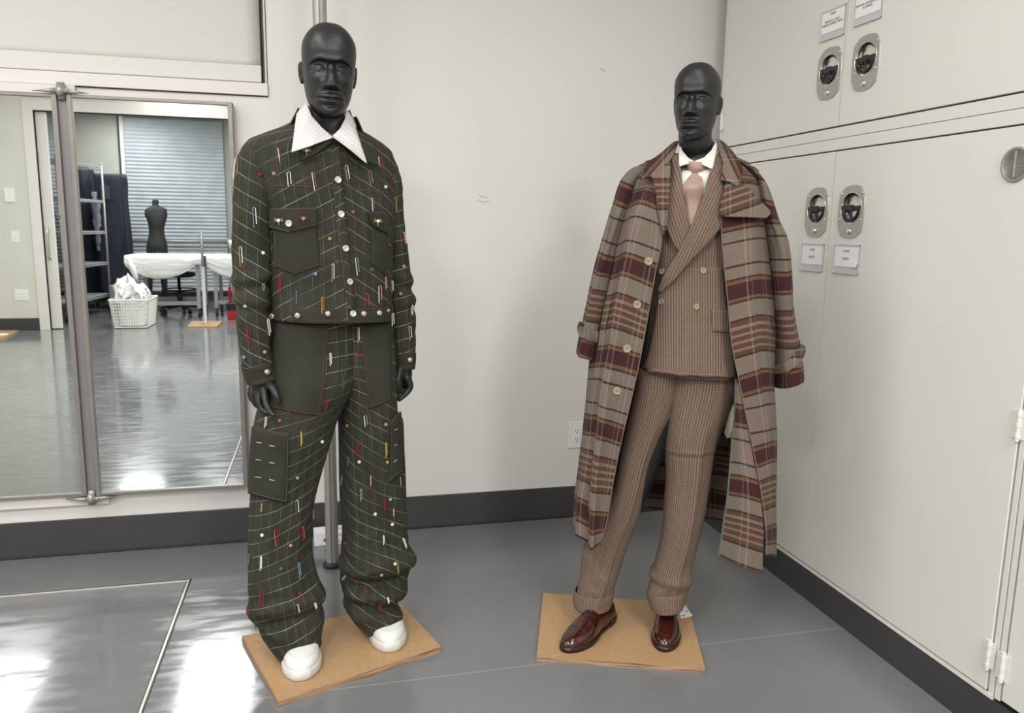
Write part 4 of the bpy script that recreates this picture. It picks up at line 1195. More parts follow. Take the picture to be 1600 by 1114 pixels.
def head_mesh(H):
    """head in units of its height H: chin at z=0, crown at z=1, face towards -y."""
    zk = [0, .02, .05, .09, .15, .22, .30, .38, .46, .54, .60, .68, .76, .84, .90, .95, .985, 1.0]
    wk = [.085, .115, .152, .185, .221, .244, .260, .270, .277, .284, .290, .294, .288, .256, .214, .160, .094, .008]
    fk = [.300, .335, .356, .362, .352, .352, .352, .350, .344, .345, .362, .362, .348, .312, .262, .190, .105, .008]
    bk = [-.02, -.06, -.10, -.14, -.20, -.27, -.33, -.385, -.43, -.462, -.475, -.483, -.472, -.432, -.370, -.272, -.150, -.008]
    NZ, NA = 230, 240
    t = np.linspace(0, 1, NZ); zs = np.sin(t * PI / 2 * .97) / math.sin(PI / 2 * .97)
    zs = .35 * t + .65 * zs; zs[-1] = 1.0
    prof = hermite(zk, list(zip(wk, fk, bk)), zs)
    vs = []
    for i, z in enumerate(zs):
        w_, f_, b_ = prof[i]
        for k in range(NA):
            u = 2 * PI * k / NA
            a = u - .28 * math.sin(2 * u) * .5 - .25 * math.sin(u)      # crowd samples to the front
            sx, cs = math.sin(a), math.cos(a)
            e = .92
            x = w_ * math.copysign(abs(sx) ** e, sx)
            y = f_ * abs(cs) ** .86 if cs > 0 else b_ * abs(cs) ** .9
            vs.append((x, y, z, max(0.0, cs)))
    A = np.array(vs); x, y, z, c = A.T
    X = np.abs(x)
    def g(cx, cz, sx_, sz_): return np.exp(-((X - cx) / sx_) ** 2 - ((z - cz) / sz_) ** 2)
    def s(a, b, v): q = np.clip((v - a) / (b - a), 0, 1); return q * q * (3 - 2 * q)
    fm = s(.0, .35, c)
    # brow shelf over a sunken socket
    browz = .578 - .17 * np.clip(X / .22 - .5, 0, 1) ** 2 + .012 * np.exp(-((X - .12) / .06) ** 2)
    sock = s(0, .012, browz - z) * (1 - s(.06, .150, browz - z)) * np.exp(-(X / .212) ** 8)
    d = -.052 * sock
    d += .012 * np.exp(-((z - browz - .016) / .022) ** 2) * np.exp(-((X - .11) / .10) ** 2)
    # eyeball with lids
    ez = .500
    d += .028 * np.exp(-((X - .132) / .068) ** 2 - ((z - ez) / .036) ** 2)
    em = np.exp(-((X - .132) / .058) ** 4)
    lu = ez + .016 - 4.5 * (X - .130) ** 2; ll = ez - .014 + 2.8 * (X - .134) ** 2
    d += .012 * em * s(-.004, .004, z - lu) * (1 - s(.010, .026, z - lu))          # upper lid stands proud
    d -= .007 * em * np.exp(-((z - lu - .022) / .007) ** 2)                        # lid fold
    d += .008 * em * s(-.004, .004, ll - z) * (1 - s(.006, .022, ll - z))          # lower lid
    d -= .012 * g(.072, ez - .002, .018, .016)
    d -= .006 * g(.140, .452, .06, .016)
    # nose
    nz = np.clip((.575 - z) / (.575 - .335), 0, 1)
    on = s(.272, .332, z) * (1 - s(.535, .575, z))
    width = .036 + .022 * nz ** 2
    d += on * (.056 + .042 * nz ** 1.3) * np.exp(-(X / width) ** 3.2)
    d += s(.272, .320, z) * (1 - s(.335, .395, z)) * .058 * np.exp(-((X - .070) / .034) ** 2)
    d += .018 * g(0, .326, .045, .026)
    d -= .014 * g(.044, .294, .022, .010)
    d -= .014 * g(.114, .325, .016, .03)
    d -= .006 * np.exp(-((X - .118 - (.30 - z) * .5) / .020) ** 2) * s(.19, .23, z) * (1 - s(.29, .33, z))
    # cheekbones and hollows
    d += .018 * g(.170, .400, .06, .05)
    d -= .012 * g(.200, .25, .06, .08)
    # mouth
    d += .020 * g(0, .20, .13, .075)
    lw = np.clip(1 - (X / .160) ** 2, 0, 1)
    cup = .007 * np.exp(-((X - .026) / .024) ** 2) - .005 * np.exp(-(X / .014) ** 2)
    topz = .206 + (.036 + cup) * lw ** .7                                          # outline of the upper lip
    botz = .184 - .040 * lw ** .6
    d += .030 * lw ** .5 * s(.192, .204, z) * (1 - s(-.006, .007, z - topz))
    d += .010 * lw ** .5 * np.exp(-((z - .216) / .014) ** 2)
    d += .044 * lw ** .5 * np.exp(-((z - .164) / .023) ** 2)
    d -= .018 * np.exp(-(X / .162) ** 6) * np.exp(-((z - .193) / .0055) ** 2)
    d -= .010 * g(.164, .192, .014, .014)
    d -= .020 * g(0, .116, .085, .016)
    d += .020 * g(0, .062, .08, .036)
    d -= .006 * g(0, .262, .010, .018)
    d += .006 * g(.11, .70, .07, .09)
    y = y + d * fm
    # jaw edge
    P = np.stack([x * H, -y * H, z * H], 1)
    fs = []
    for i in range(NZ - 1):
        for k in range(NA):
            k2 = (k + 1) % NA; fs.append((i * NA + k, i * NA + k2, (i + 1) * NA + k2, (i + 1) * NA + k))
    fs.append(tuple(reversed(range(NA)))); m = (NZ - 1) * NA; fs.append(tuple(range(m, m + NA)))
    me = bpy.data.meshes.new('head'); me.from_pydata([tuple(p) for p in P], [], fs); me.update()
    return me

def ear_mesh(H, side):
    NZ, NA = 44, 44; vs = []
    for i in range(NZ + 1):
        ph = PI * i / NZ
        for k in range(NA):
            a = 2 * PI * k / NA
            u, v, w_ = math.sin(ph) * math.cos(a), -math.cos(ph), math.sin(ph) * math.sin(a)
            width = .060 * (1 + .25 * v)
            yy = u * width; zz = v * .115; xx = w_ * .020
            rad = math.hypot(u, v * .95)
            if w_ > 0:
                xx += .016 * math.exp(-((rad - .86) / .16) ** 2) * (1 if (u > -.3 or abs(v) > .5) else .3)
                xx -= .026 * math.exp(-((u + .12) / .42) ** 2 - ((v + .10) / .40) ** 2)
                xx += .010 * math.exp(-((math.hypot(u + .1, v + .1) - .55) / .12) ** 2) * (u > 0)
            zz += 0.0
            # front attaches, back flares away from the skull
            X = (xx * .8 + .036 + (yy + .06) * .30) ; Y = yy + .05
            vs.append((side * (.262 + X - .018 - .010 * (1 - v)) * H, Y * H + .00, (.452 + zz - .12 * yy) * H))
    fs = []
    for i in range(NZ):
        for k in range(NA):
            k2 = (k + 1) % NA; f = (i * NA + k, i * NA + k2, (i + 1) * NA + k2, (i + 1) * NA + k); fs.append(f if side > 0 else f[::-1])
    me = bpy.data.meshes.new('ear'); me.from_pydata(vs, [], fs); me.update(); return me

def tube_mesh(pts, rad, n=16, sub=6, flat=None):
    """tapered limb with rounded ends through joints."""
    Q = spline([list(p) + [r] for p, r in zip(pts, rad)], sub)
    b = MB(); P = [Vector(q[:3]) for q in Q]; R = [q[3] for q in Q]
    # rounded ends
    d0 = (P[0] - P[1]).normalized(); d1 = (P[-1] - P[-2]).normalized()
    pre = [(P[0] + d0 * R[0] * math.sin(a), R[0] * max(.05, math.cos(a))) for a in (1.5, 1.1, .6)]
    post = [(P[-1] + d1 * R[-1] * math.sin(a), R[-1] * max(.05, math.cos(a))) for a in (.6, 1.1, 1.5)]
    P = [p for p, _ in pre] + P + [p for p, _ in post]; R = [r for _, r in pre] + R + [r for _, r in post]
    b.tube(P, R, n)
    return b.mesh('limb')

def make_body(root, B, crown, chin, head_d, yaw, roll, pitch, neck, extra, vox=.0019):
    """head, neck, arms, torso and legs as one skin. crown/chin/neck are pixels."""
    pc_, pn = B.p(crown[0], crown[1], head_d), B.p(chin[0], chin[1], head_d)
    H = (pc_.z - pn.z) * 1.0
    Mx = Matrix.Translation(B.p(chin[0], chin[1], head_d)) @ Matrix.Rotation(yaw, 4, 'Z') @ Matrix.Rotation(roll, 4, 'Y') @ Matrix.Rotation(pitch, 4, 'X') @ Matrix.Translation((0, .0, 0))
    hd = head_mesh(H); hd.transform(Mx)
    es = []
    for s_ in (-1, 1):
        e = ear_mesh(H, s_); e.transform(Mx); es.append(e)
    up = Mx @ Vector((0, .06 * H, .30 * H)); jaw = Mx @ Vector((0, .05 * H, .03 * H))
    nl = [B.p((a + b_) / 2, y, d_) for (y, a, b_, d_) in neck]; nr = [abs((B.p(b_, y, d_) - B.p(a, y, d_)).length) / 2 for (y, a, b_, d_) in neck]
    # neck as a loft
    nk = tube_mesh([up, jaw] + nl, [nr[0] * 1.05, nr[0] * 1.03] + nr, 40, 8)
    skin = remesh([hd, nk] + es, vox, 2)
    body = remesh(extra, .0026, 3) if extra else None
    vs = [tuple(v.co) for v in skin.vertices]; fs = [tuple(p.vertices) for p in skin.polygons]
    if body:
        n = len(vs); vs += [tuple(v.co) for v in body.vertices]; fs += [tuple(i + n for i in p.vertices) for p in body.polygons]
    me = bpy.data.meshes.new('body'); me.from_pydata(vs, [], fs); me.update()
    o = link_mesh('body', me, 'mannequin', root)
    nb = BVHTree.FromPolygons([Vector(v) for v in vs], fs)
    return o, nb, H

# ------------------------------------------------------------------ footwear
def shoe(root, toe, ang, L, top, style):
    """toe: world point under the tip; ang: heading of the toe; returns bvh list."""
    T = Matrix.Translation(toe) @ Matrix.Rotation(ang, 4, 'Z')       # local -y is forward
    sn = style == 'sneaker'
    ks = [0, .03, .10, .25, .42, .58, .70, .82, .90, .96, .99, 1.0]
    wl = [.004, .020, .030, .033, .034, .042, .047, .044, .036, .024, .012, .002]
    if not sn: wl = [.004, .019, .029, .031, .031, .039, .0435, .040, .032, .021, .010, .002]
    hz = [.030, .060, .078, .088, .090, .084, .074, .066, .060, .050, .040, .018] if sn else [.030, .060, .072, .082, .094, .080, .062, .050, .043, .034, .024, .010]
    sz = .030 if sn else .013
    sc = 1.14 if sn else 1.03
    N = 90; ts = np.concatenate([np.linspace(0, .06, 10)[:-1], np.linspace(.06, .86, 50)[:-1], 1 - .14 * (1 - np.sin(np.linspace(0, PI / 2, 26)))])
    pr = hermite(ks, list(zip(wl, hz)), ts)
    def upper(off, z0, s0, s1, nm, mt, thick=0, inset=0.0):
        G = []
        for i, t in enumerate(ts):
            if t < s0 or t > s1: continue
            w_, h_ = pr[i]; w_ = w_ * sc + off; h_ = max(h_ - z0 * .2, .003) + off; g = []
            curve = .006 * math.sin(PI * t)
            for k in range(37):
                a = PI * k / 36; c_, s_ = math.cos(a), math.sin(a); p = 2.5 if t > .6 else 2.2
                x = -w_ * math.copysign(abs(c_) ** (2 / p), c_); z = z0 + (h_ - z0 + .004) * abs(s_) ** (2 / p)
                g.append(T @ Vector((x + curve, (1 - t) * L - (L * .0), z)))
            G.append(g)
        me, bv = grid_mesh(nm, G); o = link_mesh(nm, me, mt, root); solid(o, .0025)
        return o, bv
    leather = 'sneaker' if sn else 'oxford'
    up_, bv = upper(0, sz, 0, 1, 'shoe', leather); up_.name = 'sneaker' if sn else 'dress_shoe'
    # sole outline
    def outline(grow):
        left = []; right = []
        for i, t in enumerate(ts):
            w_ = pr[i][0] * sc + grow; cv = .006 * math.sin(PI * t); yy = (1 - t) * L + (grow if t < .05 else (-grow if t > .97 else 0))
            left.append((-w_ + cv, yy)); right.append((w_ + cv, yy))
        return left + right[::-1]
    b = MB(T)
    if sn:
        levels = [(0, .0015), (.004, .005), (.016, .0062), (.026, .0045), (.031, .001)]
    else:
        levels = [(0.0, .001), (.002, .0035), (.009, .0038), (.013, .0015)]
        levels = [(z_ + .004, g_) for z_, g_ in levels]
    vs = []; fs = []
    for z_, gr_ in levels: vs += [(p[0], p[1], z_) for p in outline(gr_)]
    n = len(outline(0))
    for i in range(len(levels) - 1):
        for k in range(n): fs.append((i * n + k, i * n + (k + 1) % n, (i + 1) * n + (k + 1) % n, (i + 1) * n + k))
    fs.append(tuple(reversed(range(n)))); fs.append(tuple(range((len(levels) - 1) * n, len(levels) * n)))
    b.add(vs, fs)
    if not sn:
        hl = [p for p in outline(.003) if p[1] > L * .76]; hl.sort(key=lambda p: math.atan2(p[1] - L * .88, p[0])); b.prism([(p[0], p[1]) for p in hl], 0, .02)
        fr_ = [p for p in outline(.002) if p[1] < L * .5]; fr_.sort(key=lambda p: math.atan2(p[1] - L * .28, p[0])); b.prism(fr_, 0, .006)
    b.build('sole', 'sneaker_sole' if sn else 'sole', up_, smooth=sn)
    if sn:
        bv2 = bv
        # smooth vamp inset
        b = MB()
        for i in range(5):
            for j in range(4 + (i % 2)):
                x = (j - (3 + (i % 2)) / 2) * .010; t = .70 + i * .03
                h = bv2.ray_cast(T @ Vector((x + .004, (1 - t) * L, .2)), Vector((0, 0, -1)))
                if h[0]: b.ball(h[0], .0012, 6, 4)
        b.build('vent_holes', simple('hole_grey', rgb(196, 196, 194), .6), up_)
        b = MB(); pts = []
        for i in range(41):
            a = PI * i / 40; x = .036 * math.cos(a) * sc; yy = L * (.30 - .215 * math.sin(a))
            h = bv2.ray_cast(T @ Vector((x + .004, yy, .2)), Vector((0, 0, -1)))
            if h[0]: pts.append(h[0] + Vector((0, 0, .0004)))
        b.tube(pts, .0011, 6); b.build('toe_seam', 'sneaker_sole', up_, smooth=True)
    else:
        b = MB()
        for t in (.745, .760):
            pts = []
            for i in range(25):
                x = (-1 + 2 * i / 24) * .041; tt = t + .012 * (1 - (x / .041) ** 2)
                h = bv.ray_cast(T @ Vector((x, (1 - tt) * L, .2)), Vector((0, 0, -1)))
                if h[0] and h[0].z > toe.z + .02: pts.append(h[0])
            b.tube(pts, .0007, 5)
        for s_ in (-1, 1):
            pts = []
            for i in range(25):
                f = i / 24; x = s_ * (.010 + .030 * f ** 1.6); t = .67 - .22 * f
                h = bv.ray_cast(T @ Vector((x + .004, (1 - t) * L, .2)), Vector((0, 0, -1)))
                if h[0]: pts.append(h[0])
            b.tube(pts, .0008, 5)
        b.build('brogue_seam', 'sole', up_)
        for k in range(4):
            b = MB(); t = .615 - k * .036; pts = []
            for i in range(9):
                x = (-1 + 2 * i / 8) * .013
                h = bv.ray_cast(T @ Vector((x + .004, (1 - t - .006 * i / 8 * (1 if k % 2 else -1)) * L, .2)), Vector((0, 0, -1)))
                if h[0]: pts.append(h[0] + Vector((0, 0, .0015)))
            b.tube(pts, .0019, 6); b.build('lace', 'black_rubber', up_, smooth=True)
        G_ = []
        pts = []
        for i in range(14):
            t = .64 - .15 * i / 13
            h = bv.ray_cast(T @ Vector((.004, (1 - t) * L, .2)), Vector((0, 0, -1)))
            if h[0]: pts.append(h[0] + Vector((0, 0, .0006)))
        b = MB(); b.tube(pts, .0014, 6); b.build('lacing_gap', 'black_rubber', up_)
    # foot inside the shoe, up to the ankle
    return up_, T

def ply_board(pts_top, h, label):
    P = [onZ(x, y, h) for x, y in pts_top]
    c = sum(P, Vector()) / 4
    r = empty('display_base', (c.x, c.y, 0), label, 'board')
    for z0, z1, m, nm in ((0, h - .0025, 'ply', 'plywood_core'), (h - .0025, h, 'board', 'top_panel')):
        b = MB(); vs = [Vector((p.x, p.y, z0)) for p in P] + [Vector((p.x, p.y, z1)) for p in P]
        b.add(vs, [(3, 2, 1, 0), (4, 5, 6, 7), (0, 1, 5, 4), (1, 2, 6, 5), (2, 3, 7, 6), (3, 0, 4, 7)]); b.build(nm, m, r)
    return r
BH = .019
ply_board([(378, 993.5), (434.5, 1095.5), (689, 1010), (626.5, 943.5)], BH, 'tan plywood board under the white sneakers of the green suited mannequin')
ply_board([(849, 926), (838.7, 1024), (1101.5, 1043), (1074.5, 943)], BH, 'tan plywood board under the brown leather shoes of the plaid coated mannequin')
# ------------------------------------------------------------------ mannequin in the green stitched suit
YAW1 = math.radians(17)
t1, t2 = onZ(471, 1064, BH), onZ(612, 1019, BH)
mid = (t1 + t2) / 2
n1 = Vector((math.sin(YAW1), -math.cos(YAW1), 0))
c1 = mid - n1 * .165
B1 = Body(c1.x, c1.y, YAW1)
m1 = empty('mannequin', (c1.x, c1.y, BH), 'black mannequin in a dark green beaded jacket and wide trousers, in front of the pole', 'mannequin')
sa = shoe(m1, t1, YAW1 * .2, .30, None, 'sneaker')
sb_ = shoe(m1, t2, YAW1 * .35, .30, None, 'sneaker')

# ---- body: head, neck, slim core, arms and hands
def bp1(px, py, d): return B1.p(px, py, d)
ex = []
ex.append(tube_mesh([bp1(516, 245, .0), bp1(516, 280, 0), bp1(516, 400, 0), bp1(518, 480, 0), bp1(520, 560, -.01)], [.05, .085, .085, .08, .09], 24))
ex.append(tube_mesh([bp1(430, 240, 0), bp1(560, 250, 0)], [.04, .04], 16))
ex.append(tube_mesh([bp1(480, 560, 0), bp1(455, 700, 0), bp1(442, 860, -.02), bp1(447, 960, -.04)], [.08, .065, .045, .035], 20))
ex.append(tube_mesh([bp1(560, 560, 0), bp1(580, 700, 0), bp1(590, 850, -.02), bp1(590, 920, -.04)], [.08, .065, .045, .035], 20))
# left-in-picture arm and hand
ex.append(tube_mesh([bp1(410, 245, 0), bp1(398, 400, 0), bp1(400, 500, .01), bp1(408, 570, .02), bp1(410, 590, .02)], [.042, .036, .032, .027, .027], 20))
def hand(ch, fingers, palm):
    out = [tube_mesh([bp1(*p[:3]) for p in palm], [p[3] for p in palm], 20)]
    for f in fingers: out.append(tube_mesh([bp1(*p[:3]) for p in f], [p[3] for p in f], 14))
    return out
ex += hand(0, [
    [(412, 606, .050, .0125), (414, 621, .062, .0100), (418, 635, .082, .0092), (427, 648, .114, .0076)],           # index
    [(404, 608, .030, .0125), (404, 626, .040, .0098), (409, 639, .048, .0088), (418, 645, .062, .0074)],            # middle
    [(398, 606, .008, .0120), (396, 622, .014, .0094), (401, 633, .016, .0084), (410, 637, .012, .0070)],             # ring
    [(394, 604, -.014, .0110), (391, 616, -.012, .0084), (395, 626, -.012, .0075), (403, 628, -.018, .0064)],              # little
    [(417, 599, .050, .0135), (425.5, 605, .090, .0112), (431.5, 617, .110, .0100), (435, 629, .112, .0086)],            # thumb
], [(410, 582, .015, .026), (409, 594, .02, .029), (406, 606, .022, .026), (404, 612, .022, .021)])
ex.append(tube_mesh([bp1(408, 600, .035), bp1(402, 603, .005)], [.020, .020], 14))
# right-in-picture arm and hand
ex.append(tube_mesh([bp1(600, 262, 0), bp1(612, 400, 0), bp1(622, 500, .0), bp1(630, 560, .01), bp1(631, 572, .01)], [.042, .036, .032, .027, .026], 20))
ex += hand(1, [
    [(626, 576, .035, .014), (622, 590, .05, .0115), (622, 601, .052, .0125), (624, 611, .048, .010)],             # thumb
    [(636, 590, .025, .0135), (641, 603, .03, .0105), (636, 613, .03, .0095), (624, 624, .03, .0078)],             # index
    [(634, 592, .008, .0135), (637, 606, .008, .0105), (630, 615, .008, .0095), (620, 619, .008, .008)],           # middle
    [(632, 592, -.008, .0125), (634, 604, -.010, .010), (627, 612, -.010, .009), (619, 614, -.010, .0078)],
    [(630, 590, -.022, .012), (631, 601, -.026, .009), (625, 608, -.026, .008), (619, 609, -.026, .007)],
], [(631, 570, .008, .025), (631, 582, .008, .027), (632, 592, .005, .024), (632, 596, .004, .020)])
body1, bv_body1, H1 = make_body(m1, B1, (512, 38), (512.5, 184), .028, math.radians(4), math.radians(1.6), math.radians(6),
    [(196, 494, 542, .02), (222, 493, 543, .01), (245, 488, 548, .0)], ex)

# ---- trousers: one leg each side of the fly
def sg(v, a, b): q = min(1, max(0, (v - a) / (b - a))); return q * q * (3 - 2 * q)
def bump1(v, c, w_): return math.exp(-((v - c) / w_) ** 2)
def fold_left(t, y, u, acc, P):
    f = t - .5                                   # 0 at the front, - viewer's left
    d = .004 * fbm(P, (5, 5, 2.0), 3) + .0025 * math.sin(u * 60 + y * .03) * sg(y, 560, 760)
    k = sg(y, 880, 925)
    # stacked horizontal breaks above the hem
    d += .016 * bump1(y + 26 * math.sin(f * 5 + .5), 938, 11) * sg(y, 850, 930) - .016 * bump1(y + 26 * math.sin(f * 5 + .5), 961, 9)
    d += .007 * bump1(y - 22 * f * 4, 985, 9) * k - .006 * bump1(y - 22 * f * 4, 1003, 8) * k
    d += .008 * k * fbm(P, (9, 9, 16), 3)
    d *= 1 - .55 * k * sg(abs(f), .10, .22)
    d += .008 * sg(y, 640, 760) * bump1(f, .17, .05) - .006 * sg(y, 640, 760) * bump1(f, .27, .05)
    return d
def fold_right(t, y, u, acc, P):
    f = t - .5
    d = .004 * fbm(P, (5, 5, 2.2), 3)
    k = sg(y, 780, 860)
    ph = y + 34 * f * 2.2
    d += .018 * k * bump1(ph, 872, 13) - .020 * k * bump1(ph, 896, 9) + .014 * k * bump1(y - 18 * f, 917, 10) - .016 * k * bump1(y - 10 * f, 936, 7) + .008 * k * bump1(y, 952, 8)
    d += .009 * k * fbm(P, (9, 9, 18), 3)
    d *= 1 - .6 * k * sg(abs(f), .10, .22)
    # long drag fold from the knee to the outer shin
    d += .010 * bump1(f - (.0 + (y - 740) / 900), .02, .05) * sg(y, 700, 760) * (1 - sg(y, 830, 880)) - .010 * bump1(f - (.0 + (y - 740) / 900), -.07, .05) * sg(y, 700, 760) * (1 - sg(y, 830, 880))
    d += .006 * bump1(f, -.16, .05) * sg(y, 660, 760)
    return d
def pat_leg(side):
    def f(t, y, um, acc):
        slope = -.50 if side < 0 else .42
        k = sg(y, 520, 640)
        wob = .006 * math.sin(um * 22 + y * .02)
        return (um + .004 * math.sin(y * .03), -acc + um * slope * (0.35 + .65 * k) * 1.0 + wob - (.35 * um * um))
    return f
rowsL = [(488, 424, 488, 556, .10, 2.6, 0), (530, 422, 532, 558, .105, 2.6, 0), (560, 421, 562, 556, .11, 2.6, 0), (600, 418, 602, 546, .115, 2.6, 0), (622, 411, 618, 538, .115, 2.5, 0), (642, 404, 640, 527, .115, 2.4, 0), (665, 399, 662, 519, .112, 2.3, 0),
         (700, 394, 700, 507, .105, 2.3, 0), (730, 393, 730, 498, .10, 2.3, 0), (760, 392, 760, 490, .098, 2.3, 0), (800, 391.5, 800, 483, .095, 2.3, 0), (850, 390, 850, 481, .092, 2.3, 0), (880, 389.5, 880, 487, .092, 2.3, 0), (910, 389, 910, 497, .095, 2.3, 0),
         (935, 389, 935, 502, .097, 2.3, .0), (958, 391, 955, 502, .092, 2.3, 0), (975, 397, 972, 500, .09, 2.3, 0.01), (1000, 411, 992, 497, .085, 2.2, .02), (1018, 424, 1000, 496, .08, 2.2, .03), (1031, 434, 1014, 494, .077, 2.2, .035)]
rowsR = [(488, 520, 488, 606, .10, 2.6, 0), (530, 520, 530, 610, .105, 2.6, 0), (560, 521, 560, 611.5, .11, 2.6, 0), (600, 527, 600, 612, .112, 2.5, 0), (622, 531, 622, 612, .112, 2.5, 0), (642, 531, 640, 614, .11, 2.4, 0), (662, 532, 660, 621, .108, 2.3, 0),
         (700, 532, 700, 626, .102, 2.3, 0), (740, 532.5, 740, 628.5, .098, 2.3, 0), (780, 534, 780, 630, .095, 2.3, 0), (823, 537, 823, 631, .092, 2.3, 0), (850, 537, 848, 635, .092, 2.3, 0), (866, 536, 867, 642, .095, 2.3, 0), (882, 532, 882, 641, .095, 2.3, 0),
         (900, 537, 898, 633, .088, 2.3, 0), (920, 534, 915, 631, .09, 2.3, 0.005), (939, 538, 937, 621, .085, 2.3, .01), (958, 544, 952, 624, .082, 2.3, .015), (972, 553, 962, 626, .08, 2.2, .02), (984, 566, 972, 625, .077, 2.2, .025)]
tr1 = empty('trousers', tuple(B1.p(520, 520, 0)), None); tr1.parent = m1; tr1.matrix_parent_inverse = m1.matrix_basis.inverted()
legL, bvL = loft('trouser_leg', B1, rowsL, 'denim', tr1, nt=150, nz=300, fold=fold_left, pat=pat_leg(-1), thick=.0025)
legR, bvR = loft('trouser_leg', B1, rowsR, 'denim', tr1, nt=140, nz=280, fold=fold_right, pat=pat_leg(1), thick=.0025)

# ---- jacket
def fold_torso(t, y, u, acc, P):
    f = t - .5
    d = .0045 * fbm(P, (4, 4, 3), 3)
    d += .0015 * fbm(P, (16, 16, 9), 2)
    d += .006 * bump1(f, .0, .012) * sg(y, 225, 250)             # placket thickness
    d -= .004 * bump1(y, 290, 4) * 0
    return d
def pat_torso(t, y, um, acc):
    q = -acc + abs(um) * .55 - (.05 * um * um)
    return (um, q)
rowsT = [(180, 468, 190, 554, .026, 2.0, -.055), (190, 455, 202, 563, .038, 2.1, -.050), (199, 436, 214, 580, .062, 2.2, -.025), (208, 410, 228, 598, .095, 2.3, 0), (218, 388, 240, 609, .105, 2.4, 0), (232, 380, 254, 612, .115, 2.5, 0), (252, 380, 272, 614, .122, 2.5, 0), (285, 392, 300, 612, .128, 2.5, 0),
         (330, 408, 342, 611, .134, 2.5, 0), (380, 414, 388, 609, .136, 2.5, 0), (430, 417, 434, 607, .136, 2.5, 0), (470, 419, 471, 606, .138, 2.5, 0), (497, 420, 494, 607, .140, 2.5, 0)]
jk = empty('jacket', tuple(B1.p(517, 380, 0)), None); jk.parent = m1; jk.matrix_parent_inverse = m1.matrix_basis.inverted()
torso, bvT = loft('jacket_body', B1, rowsT, 'denim', jk, nt=200, nz=190, fold=fold_torso, pat=pat_torso, thick=.003)
def fold_sleeve(sd):
    def f(t, y, u, acc, P):
        d = .006 * fbm(P, (6, 6, 5), 3) + .0025 * fbm(P, (14, 14, 22), 3)
        d += .006 * (bump1(y + sd * 20 * (t - .5), 432, 8) - bump1(y + sd * 20 * (t - .5), 448, 7)) + .004 * (bump1(y - sd * 25 * (t - .5), 470, 7) - bump1(y - sd * 25 * (t - .5), 484, 7))
        return d
    return f
def pat_slv(k):
    def f(t, y, um, acc): return (um, -acc + k * um * .45 + .006 * math.sin(um * 25))
    return f
rowsSL = [(217, 398, 220, 412, .018, 2, 0), (220, 388, 225, 418, .034, 2, 0), (226, 381, 232, 424, .046, 2.1, 0), (236, 375.5, 240, 428, .058, 2.1, 0), (256, 370, 258, 430, .068, 2.1, 0), (300, 366, 300, 429, .072, 2.1, 0), (350, 364.5, 350, 426, .068, 2.1, 0), (400, 364, 400, 423, .064, 2.1, 0),
          (450, 365, 448, 420, .060, 2.1, .005), (500, 368, 496, 419, .056, 2.1, .01), (540, 373, 533, 420, .052, 2.1, .015), (566, 377, 556, 423, .05, 2.1, .02), (577, 378.5, 565, 425, .05, 2.1, .02)]
rowsSR = [(240, 585, 243, 602, .018, 2, 0), (243, 582, 246, 610, .034, 2, 0), (250, 580, 254, 616, .048, 2.1, 0), (263, 582, 267, 620, .060, 2.1, 0), (285, 586, 288, 623, .07, 2.1, 0), (320, 590, 322, 626.5, .068, 2.1, 0), (360, 594, 362, 630, .066, 2.1, 0), (400, 598, 402, 634, .062, 2.1, 0),
          (450, 601, 450, 641, .058, 2.1, 0), (500, 606, 500, 646, .054, 2.1, .0), (535, 611, 533, 646.5, .05, 2.1, .005), (553, 612, 552, 647, .048, 2.1, .01)]
slL, bvSL = loft('sleeve', B1, rowsSL, 'denim', jk, nt=110, nz=180, fold=fold_sleeve(1), pat=pat_slv(1), thick=.003)
slR, bvSR = loft('sleeve', B1, rowsSR, 'denim', jk, nt=100, nz=170, fold=fold_sleeve(-1), pat=pat_slv(-1), thick=.003)
cfL, bvCL = loft('cuff', B1, [(573, 377, 562, 425, .052, 2.1, .02), (588, 381, 576, 429.5, .051, 2.1, .021), (601, 386, 588, 433.5, .050, 2.1, .022)], 'denim_plain', jk, nt=60, nz=14, thick=.004)
cfR, bvCR = loft('cuff', B1, [(551, 612, 550, 647.5, .050, 2.1, .01), (563, 613, 562, 647, .049, 2.1, .01), (575, 614, 573.5, 646, .048, 2.1, .01)], 'denim_plain', jk, nt=60, nz=14, thick=.004)
# waistband
wb, bvW = loft('waistband', B1, [(476, 419, 474, 607.5, .143, 2.5, 0), (487, 419, 485, 608, .145, 2.5, 0), (498, 420, 496, 608.5, .145, 2.5, 0)], 'denim_plain', jk, nt=140, nz=16, thick=.004)
JS = [bvT, bvW]; ALLJ = [bvT, bvSL, bvSR, bvCL, bvCR, bvW]
# placket band
_, bpl = patch('placket', [[(517, 226), (530, 229)], [(521, 300), (536, 301)], [(526, 350), (541, 351)], [(534, 420), (548, 421)], [(543, 484), (556, 484)]], [bvT], 'denim', jk, nu=5, nv=60, off=.0045, thick=.003,
      uvf=lambda x, y: ((x - 530) * .0019, -(y) * .0019 + abs(x - 536) * .0012))
